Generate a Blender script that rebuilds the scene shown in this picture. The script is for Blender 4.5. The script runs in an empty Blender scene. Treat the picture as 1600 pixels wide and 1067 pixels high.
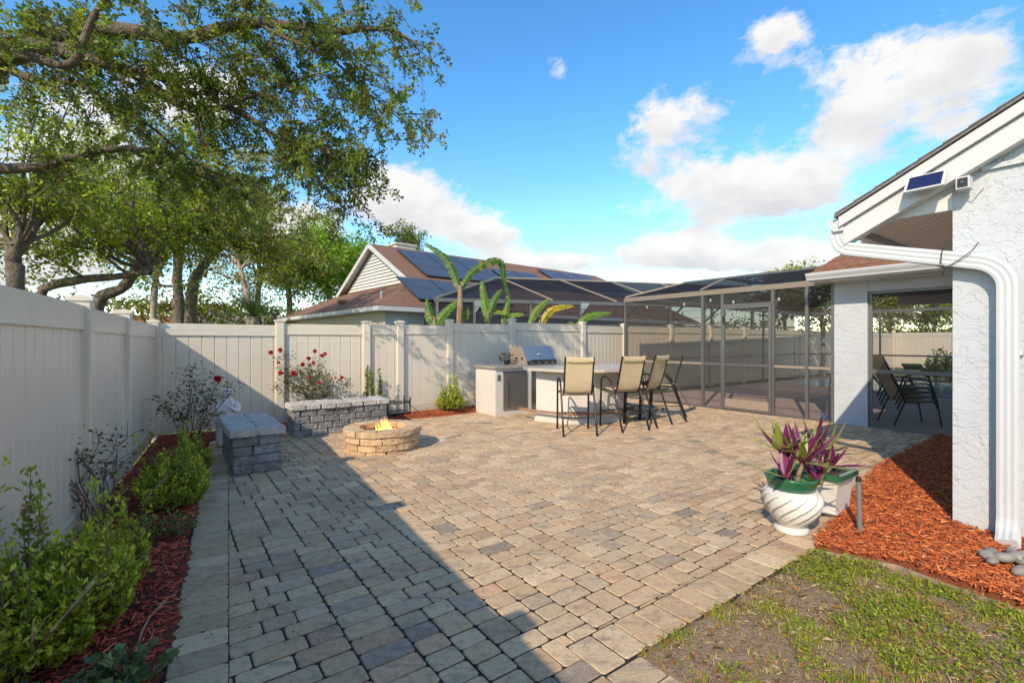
import bpy, math, random
import numpy as np
from mathutils import Vector, Matrix

# ---------------------------------------------------------------- camera, sky, sun, exposure
SC = bpy.context.scene
COL = SC.collection
R = math.radians
F, HZ, CH = 738.0, 533.5, 1.4          # focal length (photo px), horizon row, eye height (m)
cam_d = bpy.data.cameras.new('camera')
cam_d.sensor_width = 36.0
cam_d.lens = F / 1600 * 36.0
cam_d.clip_start, cam_d.clip_end = 0.05, 3000
cam = bpy.data.objects.new('camera', cam_d)
COL.objects.link(cam)
cam.location = (0, 0, CH)
cam.rotation_euler = (R(90), 0, 0)
SC.camera = cam

SUN_AZ, SUN_EL = R(28), R(34.5)        # the light travels towards this azimuth (from +Y to +X)
LDIR = Vector((math.sin(SUN_AZ) * math.cos(SUN_EL), math.cos(SUN_AZ) * math.cos(SUN_EL), -math.sin(SUN_EL)))
sun_d = bpy.data.lights.new('sun', 'SUN')
sun_d.energy = 2.25
sun_d.angle = R(0.55)
sun_d.color = (1.0, 0.90, 0.76)
sun = bpy.data.objects.new('sun', sun_d)
COL.objects.link(sun)
sun.location = (-10, -18, 16)
sun.rotation_euler = LDIR.to_track_quat('-Z', 'Y').to_euler()

SC.view_settings.view_transform = 'Standard'
SC.view_settings.look = 'None'
SC.view_settings.exposure = 1.14
SC.view_settings.use_white_balance = True
SC.view_settings.white_balance_temperature = 7500
SC.view_settings.gamma = 1.0
SC.view_settings.use_curve_mapping = False
SC.render.engine = 'CYCLES'
SC.cycles.use_denoising = True
SC.cycles.max_bounces = 8
SC.cycles.transparent_max_bounces = 24
SC.cycles.caustics_reflective = False
SC.cycles.caustics_refractive = False

class NT:
    """small node-tree helper"""
    def __init__(s, tree):
        s.t = tree
        s.n = tree.nodes
        s.l = tree.links
    def new(s, typ, **kw):
        n = s.n.new(typ)
        for k, v in kw.items():
            if k == 'inp':
                for i, val in v.items():
                    if hasattr(val, 'is_output') or isinstance(val, bpy.types.NodeSocket):
                        s.l.new(val, n.inputs[i])
                    else:
                        n.inputs[i].default_value = val
            else:
                setattr(n, k, v)
        return n
    def math(s, op, a, b=0.0, c=None, clamp=False):
        n = s.new('ShaderNodeMath', operation=op, use_clamp=clamp)
        for i, v in enumerate((a, b) if c is None else (a, b, c)):
            if isinstance(v, bpy.types.NodeSocket):
                s.l.new(v, n.inputs[i])
            else:
                n.inputs[i].default_value = v
        return n.outputs[0]
    def mix(s, fac, a, b, typ='MIX'):
        n = s.new('ShaderNodeMix', data_type='RGBA', blend_type=typ)
        for i, v in ((0, fac), (6, a), (7, b)):
            if isinstance(v, bpy.types.NodeSocket):
                s.l.new(v, n.inputs[i])
            else:
                n.inputs[i].default_value = v if i == 0 else (*v[:3], 1)
        return n.outputs[2]
    def noise(s, scale, detail=4, rough=0.55, vec=None, dist=0.0):
        n = s.new('ShaderNodeTexNoise', inp={'Scale': scale, 'Detail': detail, 'Roughness': rough, 'Distortion': dist})
        if vec is not None:
            s.l.new(vec, n.inputs['Vector'])
        return n.outputs['Fac']
    def ramp(s, fac, lo, hi):
        n = s.new('ShaderNodeMapRange', clamp=True, inp={'From Min': lo, 'From Max': hi})
        s.l.new(fac, n.inputs['Value'])
        return n.outputs['Result']

def make_world():
    w = bpy.data.worlds.new('World')
    SC.world = w
    w.use_nodes = True
    t = NT(w.node_tree)
    t.n.clear()
    sky = t.new('ShaderNodeTexSky', sky_type='NISHITA')
    sky.sun_disc = False
    sky.sun_elevation = SUN_EL
    sky.sun_rotation = SUN_AZ + math.pi
    sky.air_density, sky.dust_density, sky.ozone_density = 1.0, 0.15, 3.0
    hs = t.new('ShaderNodeHueSaturation', inp={'Saturation': 1.30, 'Value': 1.0, 'Color': sky.outputs[0]})
    blue = t.new('ShaderNodeBackground', inp={'Color': hs.outputs[0], 'Strength': 0.15})
    tc = t.new('ShaderNodeTexCoord')
    sep = t.new('ShaderNodeSeparateXYZ', inp={0: tc.outputs['Generated']})
    az = t.math('ARCTAN2', sep.outputs[0], sep.outputs[1])
    el = t.math('ARCSINE', sep.outputs[2])
    # cumulus in view, plus unseen clouds added to whiten the skylight: azimuth, elevation, half width, half height (degrees), weight
    blobs = [(-13.5, 16.2, 8.0, 4.6, 1.15), (-3.5, 13.0, 6.0, 3.2, 1.0), (20.5, 23.5, 8.0, 4.8, .97), (27.5, 16.0, 13.0, 4.0, 1.16), (39.5, 23.0, 8.5, 5.5, .92), (18.0, 10.0, 8.5, 2.4, 1.12),
             (30, 8.6, 7, 2.6, 1.0), (0, 9, 6, 2, .85), (5.4, 30, 2.4, 2.4, .66), (29, 29.5, 3.2, 2.6, .68), (46, 31, 3.5, 2.2, .66), (7, 9.4, 5, 1.6, .8), (-33, 24, 6, 5, .95), (-27, 12, 8, 4, .95), (-42, 15, 8, 6, 1.0),
             (-47, 7, 8, 4, .95), (-20, 6.5, 8, 2.5, .8), (58, 16, 11, 6, 1.1), (75, 27, 12, 8, 1.1), (96, 14, 14, 7, 1.1), (120, 28, 14, 10, 1.1), (150, 18, 15, 9, 1.1), (100, 45, 16, 10, 1), (-140, 48, 18, 10, 1), (-100, 60, 20, 10, 1),
             (178, 25, 14, 9, 1.1), (-70, 16, 14, 8, 1.1), (-95, 27, 13, 9, 1.1), (-122, 16, 14, 8, 1.1), (-150, 27, 14, 10, 1.1), (-60, 48, 15, 9, 1), (70, 50, 15, 9, 1), (160, 55, 18, 10, 1)]
    tot, rel = None, None
    for a, e, wa, we, wt in blobs:
        da = t.math('SUBTRACT', az, R(a))
        de = t.math('SUBTRACT', el, R(e))
        qa = t.math('DIVIDE', da, R(wa))
        qe = t.math('DIVIDE', de, R(we))
        d2 = t.math('ADD', t.math('MULTIPLY', qa, qa), t.math('MULTIPLY', qe, qe))
        g = t.math('MULTIPLY', t.math('POWER', 2.718, t.math('MULTIPLY', d2, -1.25)), wt)
        s = t.math('MULTIPLY', g, qe)
        tot = g if tot is None else t.math('ADD', tot, g)
        rel = s if rel is None else t.math('ADD', rel, s)
    comb = t.new('ShaderNodeCombineXYZ', inp={0: az, 1: t.math('MULTIPLY', el, 1.5), 2: 0.0})
    n1 = t.noise(6.0, 15, 0.66, comb.outputs[0], 0.2)
    n2 = t.noise(2.6, 3, 0.5, comb.outputs[0])
    n3 = t.noise(11.0, 6, 0.6, comb.outputs[0], 0.2)
    dens = t.math('ADD', t.math('MULTIPLY', t.math('MINIMUM', tot, 1.15), 0.62), t.math('MULTIPLY', n1, 1.35))
    dens = t.math('ADD', dens, t.math('MULTIPLY', n2, 0.25))
    mask = t.ramp(dens, 1.06, 1.25)
    mask = t.math('POWER', mask, 1.15)
    up = t.ramp(t.math('ADD', rel, t.math('MULTIPLY', t.math('SUBTRACT', n3, 0.5), 2.0)), -0.95, 0.25)
    ccol = t.mix(up, (0.60, 0.65, 0.745), (0.94, 1.0, 1.09))
    cl = t.new('ShaderNodeBackground', inp={'Color': ccol, 'Strength': 0.45})
    mx = t.new('ShaderNodeMixShader', inp={0: t.math('MULTIPLY', mask, 0.96), 1: blue.outputs[0], 2: cl.outputs[0]})
    out = t.new('ShaderNodeOutputWorld', inp={0: mx.outputs[0]})
make_world()

# ---------------------------------------------------------------- small maths
def G(px, py, z=0.0):
    """ground point (height z) seen at a photo pixel"""
    Z = (CH - z) * F / (py - HZ)
    return Vector(((px - 800) / F * Z, Z, z))
def P(px, py, Z):
    return Vector(((px - 800) / F * Z, Z, CH - (py - HZ) / F * Z))
HA = R(36)
A = Vector((-math.sin(HA), math.cos(HA), 0))     # house / paving axis running back-left
B = Vector((math.cos(HA), math.sin(HA), 0))      # and back-right
FA = R(30.97)
DL = Vector((-math.sin(FA), math.cos(FA), 0))    # left fence and border axis
NL = Vector((math.cos(FA), math.sin(FA), 0))
UP = Vector((0, 0, 1))
rng = np.random.default_rng(7)
random.seed(7)
def U(a, b): return random.uniform(a, b)
def V2(x, y, z=0.0): return Vector((x, y, z))

# ---------------------------------------------------------------- materials
MATS = {}
def mat(name, col=(.5, .5, .5), rough=.7, metal=0.0, var=0.0, vscale=3.0, bump=0.0, bscale=60.0, col2=None, attr=None, objvar=0.0, spec=.5,
        trans=0.0, detail=6, coat=0.0, bdist=0.02, grime=None, gscale=1.5):
    """general procedural surface: base colour, noise mottling towards col2, optional vertex/object colour, fine relief"""
    if name in MATS: return MATS[name]
    m = bpy.data.materials.new(name)
    m.use_nodes = True
    t = NT(m.node_tree)
    t.n.clear()
    out = t.new('ShaderNodeOutputMaterial')
    bs = t.new('ShaderNodeBsdfPrincipled', inp={'Roughness': rough, 'Metallic': metal, 'Specular IOR Level': spec, 'Coat Weight': coat})
    tc = t.new('ShaderNodeTexCoord')
    geo = t.new('ShaderNodeNewGeometry')
    vec = geo.outputs['Position']
    base = None
    if attr == 'col':
        base = t.new('ShaderNodeAttribute', attribute_name='col').outputs['Color']
    elif attr == 'obj':
        base = t.new('ShaderNodeObjectInfo').outputs['Color']
    if base is None:
        r = t.new('ShaderNodeRGB')
        r.outputs[0].default_value = (*col, 1)
        base = r.outputs[0]
    if objvar:
        oi = t.new('ShaderNodeObjectInfo')
        k = t.math('ADD', t.math('MULTIPLY', oi.outputs['Random'], 2 * objvar), 1 - objvar)
        base = t.mix(1.0, base, t.new('ShaderNodeCombineXYZ', inp={0: k, 1: k, 2: k}).outputs[0], 'MULTIPLY')
    if var:
        n = t.noise(vscale, detail, .6, vec)
        k = t.ramp(n, .28, .72)
        if col2 is not None:
            base = t.mix(t.math('MULTIPLY', k, var), base, col2)
        else:
            kk = t.math('ADD', t.math('MULTIPLY', k, 2 * var), 1 - var)
            base = t.mix(1.0, base, t.new('ShaderNodeCombineXYZ', inp={0: kk, 1: kk, 2: kk}).outputs[0], 'MULTIPLY')
    if grime is not None:
        n = t.noise(gscale, 8, .65, vec)
        base = t.mix(t.math('MULTIPLY', t.ramp(n, .5, .75), grime[3]), base, grime[:3])
    t.l.new(base, bs.inputs['Base Color'])
    if bump:
        n = t.noise(bscale, 8, .6, vec)
        bp = t.new('ShaderNodeBump', inp={'Strength': bump, 'Distance': bdist, 'Height': n})
        t.l.new(bp.outputs[0], bs.inputs['Normal'])
    sh = bs.outputs[0]
    if trans:
        tr = t.new('ShaderNodeBsdfTranslucent', inp={'Color': t.mix(1.0, base, (1.5, 1.45, .6), 'MULTIPLY')})
        sh = t.new('ShaderNodeMixShader', inp={0: trans, 1: sh, 2: tr.outputs[0]}).outputs[0]
    t.l.new(sh, out.inputs[0])
    MATS[name] = m
    return m

def screen_mat(name, dens, col=(.035, .035, .04)):
    """woven insect screen: a fixed share of the light passes between the threads"""
    m = bpy.data.materials.new(name)
    m.use_nodes = True
    t = NT(m.node_tree)
    t.n.clear()
    d = t.new('ShaderNodeBsdfDiffuse', inp={0: (*col, 1)})
    tr = t.new('ShaderNodeBsdfTransparent')
    mx = t.new('ShaderNodeMixShader', inp={0: dens, 1: tr.outputs[0], 2: d.outputs[0]})
    t.new('ShaderNodeOutputMaterial', inp={0: mx.outputs[0]})
    MATS[name] = m
    return m

def stucco_mat():
    m = bpy.data.materials.new('stucco')
    m.use_nodes = True
    t = NT(m.node_tree)
    t.n.clear()
    bs = t.new('ShaderNodeBsdfPrincipled', inp={'Roughness': .75})
    geo = t.new('ShaderNodeNewGeometry')
    pos = geo.outputs['Position']
    wob = t.new('ShaderNodeTexNoise', inp={'Vector': pos, 'Scale': 5.0, 'Detail': 4})
    warp = t.new('ShaderNodeVectorMath', operation='MULTIPLY_ADD', inp={0: wob.outputs['Color'], 1: (.30, .30, .22), 2: pos})
    st = t.new('ShaderNodeVectorMath', operation='MULTIPLY', inp={0: warp.outputs[0], 1: (1, 1, 2.0)})
    def trowel(scale, th0, th1):
        n = t.new('ShaderNodeTexNoise', inp={'Vector': st.outputs[0], 'Scale': scale, 'Detail': 2.0, 'Roughness': .5})
        return t.ramp(n.outputs['Fac'], th0, th1)
    # overlapping plateaus with one sharp lip, as a knocked-down trowel finish leaves
    h = t.math('ADD', trowel(6.8, .47, .485), t.math('MULTIPLY', trowel(11.5, .55, .565), .8))
    h = t.math('ADD', h, t.math('MULTIPLY', trowel(9.0, .60, .612), .7))
    fine = t.noise(90, 4, .6, pos)
    h = t.math('ADD', h, t.math('MULTIPLY', fine, .18))
    bp = t.new('ShaderNodeBump', inp={'Strength': .55, 'Distance': .0075, 'Height': h})
    t.l.new(bp.outputs[0], bs.inputs['Normal'])
    c = t.mix(t.ramp(t.noise(1.3, 5, .6, pos), .35, .7), (.50, .53, .56), (.455, .485, .515))
    t.l.new(c, bs.inputs['Base Color'])
    t.new('ShaderNodeOutputMaterial', inp={0: bs.outputs[0]})
    MATS['stucco'] = m

def paver_mat(name, attr):
    """concrete paver: its own colour, streaked blend towards charcoal, sandy relief"""
    m = bpy.data.materials.new(name)
    m.use_nodes = True
    t = NT(m.node_tree)
    t.n.clear()
    bs = t.new('ShaderNodeBsdfPrincipled', inp={'Roughness': .85, 'Specular IOR Level': .25})
    pos = t.new('ShaderNodeNewGeometry').outputs['Position']
    if attr == 'col':
        base = t.new('ShaderNodeAttribute', attribute_name='col').outputs['Color']
    else:
        base = t.new('ShaderNodeObjectInfo').outputs['Color']
    mp = t.new('ShaderNodeMapping', inp={'Vector': pos, 'Rotation': (0, 0, -R(36)), 'Scale': (4.0, 14.0, 1)})
    n1 = t.noise(1.0, 5, .6, mp.outputs[0], .6)
    n2 = t.noise(22, 6, .65, pos)
    n3 = t.noise(75, 6, .75, pos)
    big = t.noise(.9, 3, .5, pos)
    c = t.mix(t.math('MULTIPLY', t.ramp(n1, .53, .70), .55), base, (.15, .13, .12))
    c = t.mix(t.math('MULTIPLY', t.ramp(n2, .50, .66), .45), c, (.56, .44, .31))
    c = t.mix(t.math('MULTIPLY', t.ramp(n2, .48, .34), .55), c, (.26, .19, .14))
    c = t.mix(t.math('MULTIPLY', t.ramp(n3, .55, .70), .50), c, (.56, .50, .43))
    c = t.mix(t.math('MULTIPLY', t.ramp(n3, .46, .32), .6), c, (.15, .115, .095))
    stn = t.noise(2.3, 6, .65, pos)
    c = t.mix(t.math('MULTIPLY', t.ramp(stn, .60, .74), .40), c, (.17, .125, .09))
    c = t.mix(t.math('MULTIPLY', t.ramp(big, .52, .72), .20), c, (.24, .19, .15))
    t.l.new(c, bs.inputs['Base Color'])
    h = t.math('ADD', n3, t.math('MULTIPLY', t.noise(30, 4, .6, pos), .8))
    bp = t.new('ShaderNodeBump', inp={'Strength': .8, 'Distance': .008, 'Height': h})
    t.l.new(bp.outputs[0], bs.inputs['Normal'])
    t.new('ShaderNodeOutputMaterial', inp={0: bs.outputs[0]})
    MATS[name] = m

def shingle_mat(name, c1, c2, ang):
    m = bpy.data.materials.new(name)
    m.use_nodes = True
    t = NT(m.node_tree)
    t.n.clear()
    bs = t.new('ShaderNodeBsdfPrincipled', inp={'Roughness': .9, 'Specular IOR Level': .2})
    pos = t.new('ShaderNodeNewGeometry').outputs['Position']
    n = t.noise(5.0, 6, .7, pos)
    n2 = t.noise(40, 4, .7, pos)
    c = t.mix(t.ramp(n, .32, .68), c1, c2)
    c = t.mix(t.math('MULTIPLY', n2, .5), c, (.06, .035, .025))
    t.l.new(c, bs.inputs['Base Color'])
    bp = t.new('ShaderNodeBump', inp={'Strength': .5, 'Distance': .02, 'Height': n2})
    t.l.new(bp.outputs[0], bs.inputs['Normal'])
    t.new('ShaderNodeOutputMaterial', inp={0: bs.outputs[0]})
    MATS[name] = m

def solar_mat():
    m = bpy.data.materials.new('solar_cells')
    m.use_nodes = True
    t = NT(m.node_tree)
    t.n.clear()
    bs = t.new('ShaderNodeBsdfPrincipled', inp={'Roughness': .38, 'Specular IOR Level': .35})
    uv = t.new('ShaderNodeAttribute', attribute_name='cell').outputs['Vector']
    br = t.new('ShaderNodeTexBrick', offset=0.0, inp={'Vector': uv, 'Color1': (.020, .026, .045, 1), 'Color2': (.026, .034, .058, 1), 'Mortar': (.16, .18, .22, 1),
               'Scale': 1.0, 'Mortar Size': .012, 'Brick Width': .16, 'Row Height': .16})
    t.l.new(br.outputs['Color'], bs.inputs['Base Color'])
    t.new('ShaderNodeOutputMaterial', inp={0: bs.outputs[0]})
    MATS['solar_cells'] = m

def water_mat():
    m = bpy.data.materials.new('water')
    m.use_nodes = True
    t = NT(m.node_tree)
    t.n.clear()
    bs = t.new('ShaderNodeBsdfPrincipled', inp={'Base Color': (.04, .36, .46, 1), 'Roughness': .06})
    n = t.noise(3.0, 3, .5, t.new('ShaderNodeNewGeometry').outputs['Position'])
    bp = t.new('ShaderNodeBump', inp={'Strength': .2, 'Distance': .05, 'Height': n})
    t.l.new(bp.outputs[0], bs.inputs['Normal'])
    t.new('ShaderNodeOutputMaterial', inp={0: bs.outputs[0]})
    MATS['water'] = m

def flame_mat():
    m = bpy.data.materials.new('flame')
    m.use_nodes = True
    t = NT(m.node_tree)
    t.n.clear()
    col = t.new('ShaderNodeAttribute', attribute_name='col').outputs['Color']
    em = t.new('ShaderNodeEmission', inp={'Color': col, 'Strength': 2.2})
    tr = t.new('ShaderNodeBsdfTransparent')
    mx = t.new('ShaderNodeMixShader', inp={0: .36, 1: tr.outputs[0], 2: em.outputs[0]})
    t.new('ShaderNodeOutputMaterial', inp={0: mx.outputs[0]})
    MATS['flame'] = m

stucco_mat(); solar_mat(); water_mat(); flame_mat()
paver_mat('paver', 'obj'); paver_mat('paver_mass', 'col')
shingle_mat('shingle_brown', (.23, .105, .062), (.33, .165, .10), 0)
shingle_mat('shingle_far', (.20, .11, .075), (.30, .17, .115), 0)
shingle_mat('shingle_orange', (.42, .19, .09), (.5, .25, .13), 0)
shingle_mat('shingle_grey', (.17, .17, .18), (.30, .30, .31), 0)
screen_mat('screen', .29, (.085, .075, .065)); screen_mat('screen_roof', .86, (.022, .025, .034)); screen_mat('screen_dark', .74, (.03, .032, .04))
def vinyl_mat():
    m = bpy.data.materials.new('vinyl')
    m.use_nodes = True
    t = NT(m.node_tree)
    t.n.clear()
    bs = t.new('ShaderNodeBsdfPrincipled', inp={'Roughness': .36})
    pos = t.new('ShaderNodeNewGeometry').outputs['Position']
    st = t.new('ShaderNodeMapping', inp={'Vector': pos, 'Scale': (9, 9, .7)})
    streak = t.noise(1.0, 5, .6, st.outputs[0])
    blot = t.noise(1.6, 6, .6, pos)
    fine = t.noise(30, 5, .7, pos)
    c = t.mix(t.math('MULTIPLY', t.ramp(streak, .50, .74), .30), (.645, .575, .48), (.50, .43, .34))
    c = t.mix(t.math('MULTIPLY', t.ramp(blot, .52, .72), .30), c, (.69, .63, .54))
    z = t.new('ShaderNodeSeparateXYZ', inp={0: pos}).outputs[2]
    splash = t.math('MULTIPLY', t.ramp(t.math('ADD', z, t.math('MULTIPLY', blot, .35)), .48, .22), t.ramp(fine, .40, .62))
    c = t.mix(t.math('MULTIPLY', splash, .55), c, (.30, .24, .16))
    t.l.new(c, bs.inputs['Base Color'])
    bp = t.new('ShaderNodeBump', inp={'Strength': .12, 'Distance': .02, 'Height': t.noise(3.0, 2, .5, pos)})
    t.l.new(bp.outputs[0], bs.inputs['Normal'])
    t.new('ShaderNodeOutputMaterial', inp={0: bs.outputs[0]})
    MATS['vinyl'] = m
vinyl_mat()
mat('trim_white', (.56, .565, .57), .45, var=.04, vscale=3, grime=(.55, .52, .48, .22), gscale=6)
mat('gutter_white', (.53, .545, .56), .35, var=.03, grime=(.5, .5, .5, .25), gscale=5)
mat('soffit', (.74, .68, .61), .6, var=.05)
mat('bronze', (.17, .165, .16), .45, .55, var=.08, vscale=4)
mat('bronze_tan', (.33, .26, .20), .5, .2)
mat('bronze_warm', (.25, .20, .16), .5, .2)
mat('black_metal', (.022, .02, .02), .42, .4, var=.2, vscale=9)
mat('chair_metal', (.035, .028, .026), .38, .5)
mat('sling', (.60, .47, .30), .75, var=.06, vscale=6, bump=.3, bscale=400, bdist=.002, trans=.12)
mat('steel', (.50, .48, .45), .30, .9, var=.1, vscale=3)
mat('steel_bright', (.42, .43, .45), .27, 1.0)
mat('steel_dark', (.10, .10, .11), .35, .7)
mat('counter_white', (.60, .565, .52), .7, var=.04, vscale=4, bump=.25, bscale=45, bdist=.006)
mat('granite', (.42, .38, .34), .25, var=.8, vscale=28, col2=(.13, .11, .10))
mat('granite_light', (.55, .50, .43), .25, var=.6, vscale=22, col2=(.30, .25, .20))
mat('wood_rail', (.30, .17, .10), .5, var=.2, vscale=12)
mat('block_charcoal', (.30, .295, .295), .9, var=.85, vscale=13, col2=(.095, .095, .10), objvar=.30, bump=1.0, bscale=30, bdist=.03, grime=(.52, .48, .43, .65), gscale=16, detail=9)
mat('block_cap', (.58, .55, .51), .9, var=.8, vscale=12, col2=(.30, .29, .285), objvar=.15, bump=1.0, bscale=30, bdist=.03, grime=(.55, .47, .37, .7), gscale=7, detail=9)
mat('block_tan', (.62, .43, .26), .9, var=.75, vscale=13, col2=(.40, .24, .13), objvar=.2, bump=1.0, bscale=32, bdist=.022, grime=(.70, .58, .45, .7), gscale=10, detail=9)
mat('joint_sand', (.022, .018, .015), .95, var=.4, vscale=20, bump=.6, bscale=120, bdist=.006)
mat('deck', (.42, .30, .25), .85, var=.25, vscale=7, col2=(.33, .24, .21))
mat('soil', (.36, .255, .17), .95, var=.9, vscale=16, col2=(.16, .10, .065), bump=1.0, bscale=60, bdist=.02, detail=10)
mat('lawn_far', (.10, .13, .04), .95, var=.6, vscale=1.5, col2=(.19, .16, .08))
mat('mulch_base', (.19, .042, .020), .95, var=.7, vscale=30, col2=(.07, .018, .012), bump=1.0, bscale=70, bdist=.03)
mat('mulch_base_sun', (.36, .090, .028), .95, var=.7, vscale=30, col2=(.14, .035, .016), bump=1.0, bscale=70, bdist=.03)  # brighter copy of the mulch for sunlit beds, sunlight put into the colour
mat('mulch_chip', attr='col', rough=.85, var=.25, vscale=60)
mat('leaf', attr='col', rough=.5, spec=.4, trans=.42)
mat('leaf_matt', attr='col', rough=.65, spec=.25, trans=.35)
mat('leaf_gloss', attr='col', rough=.38, spec=.45, trans=.32)
mat('bark', (.24, .185, .14), .95, var=.85, vscale=14, col2=(.085, .065, .05), bump=1.0, bscale=22, bdist=.09, grime=(.36, .33, .28, .5), gscale=5)
mat('bark_pale', (.40, .35, .29), .95, var=.6, vscale=6, col2=(.20, .165, .135), bump=.8, bscale=24, bdist=.04)
mat('twig', (.16, .10, .07), .9, var=.3, vscale=30)
mat('cane', (.27, .20, .13), .85, var=.35, vscale=20)
mat('petal', attr='col', rough=.55, trans=.2)
mat('plaster', (.70, .69, .68), .7, var=.06, vscale=12, grime=(.5, .5, .5, .35), gscale=14)
mat('urn_white', (.62, .60, .57), .5, var=.05, vscale=10, grime=(.45, .41, .37, .5), gscale=9, coat=.1)
mat('glaze_green', (.010, .115, .055), .22, var=.2, vscale=12, coat=.4, grime=(.25, .22, .14, .25), gscale=10)
mat('potting_soil', (.05, .038, .03), .95, bump=1, bscale=60, bdist=.02)
mat('plastic_grey', (.16, .17, .18), .5)
mat('plastic_blue', (.06, .13, .30), .5)
mat('stone', (.30, .27, .235), .75, var=.6, vscale=14, col2=(.13, .12, .11), objvar=.35, bump=.4, bscale=40, bdist=.01)
mat('lens', (.02, .02, .02), .1, coat=.5)
mat('pv_small', (.014, .018, .07), .15, coat=.5)
mat('siding', (.62, .61, .60), .7, var=.06)
mat('wall_tan', (.60, .54, .47), .85, var=.05)
mat('wall_blue', (.50, .60, .68), .8, var=.05)
mat('rubber', (.02, .02, .02), .7)
mat('pole_green', (.42, .55, .16), .6)
mat('banana_rib', (.15, .20, .05), .6)
mat('bulb', (.75, .72, .65), .2)
mat('chimney', (.60, .55, .49), .85, var=.1)
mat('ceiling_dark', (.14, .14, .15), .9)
# ---------------------------------------------------------------- mesh helpers
def link(name, me, m=None, parent=None, kind=None, label=None, cat=None, group=None, smooth=False, color=None):
    o = bpy.data.objects.new(name, me)
    COL.objects.link(o)
    if m is not None and me is not None and len(me.materials) == 0:
        me.materials.append(MATS[m] if isinstance(m, str) else m)
    if parent is not None:
        o.parent = parent
        o.matrix_parent_inverse = Matrix.Translation(-Vector(parent.get('base', (0, 0, 0))))
    if smooth and me is not None:
        me.polygons.foreach_set('use_smooth', [True] * len(me.polygons))
    if kind: o['kind'] = kind
    if color is not None: o.color = (*color, 1)
    tag(o, label, cat, group)
    return o
def tag(o, label=None, cat=None, group=None):
    if label: o['label'] = label
    if cat: o['category'] = cat
    if group: o['group'] = group
    return o
def thing(name, label, cat, loc=(0, 0, 0), group=None):
    """an Empty at the thing's base; parts built in world coordinates hang from it"""
    o = bpy.data.objects.new(name, None)
    COL.objects.link(o)
    o.location = loc
    o['base'] = tuple(loc)
    o.empty_display_size = .1
    return tag(o, label, cat, group)
def copy_tree(o, parent=None):
    c = o.copy()
    COL.objects.link(c)
    if parent is not None:
        c.parent = parent
    for ch in [x for x in KIDS.get(o.name, [])]:
        copy_tree(ch, c)
    return c
KIDS = {}

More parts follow.
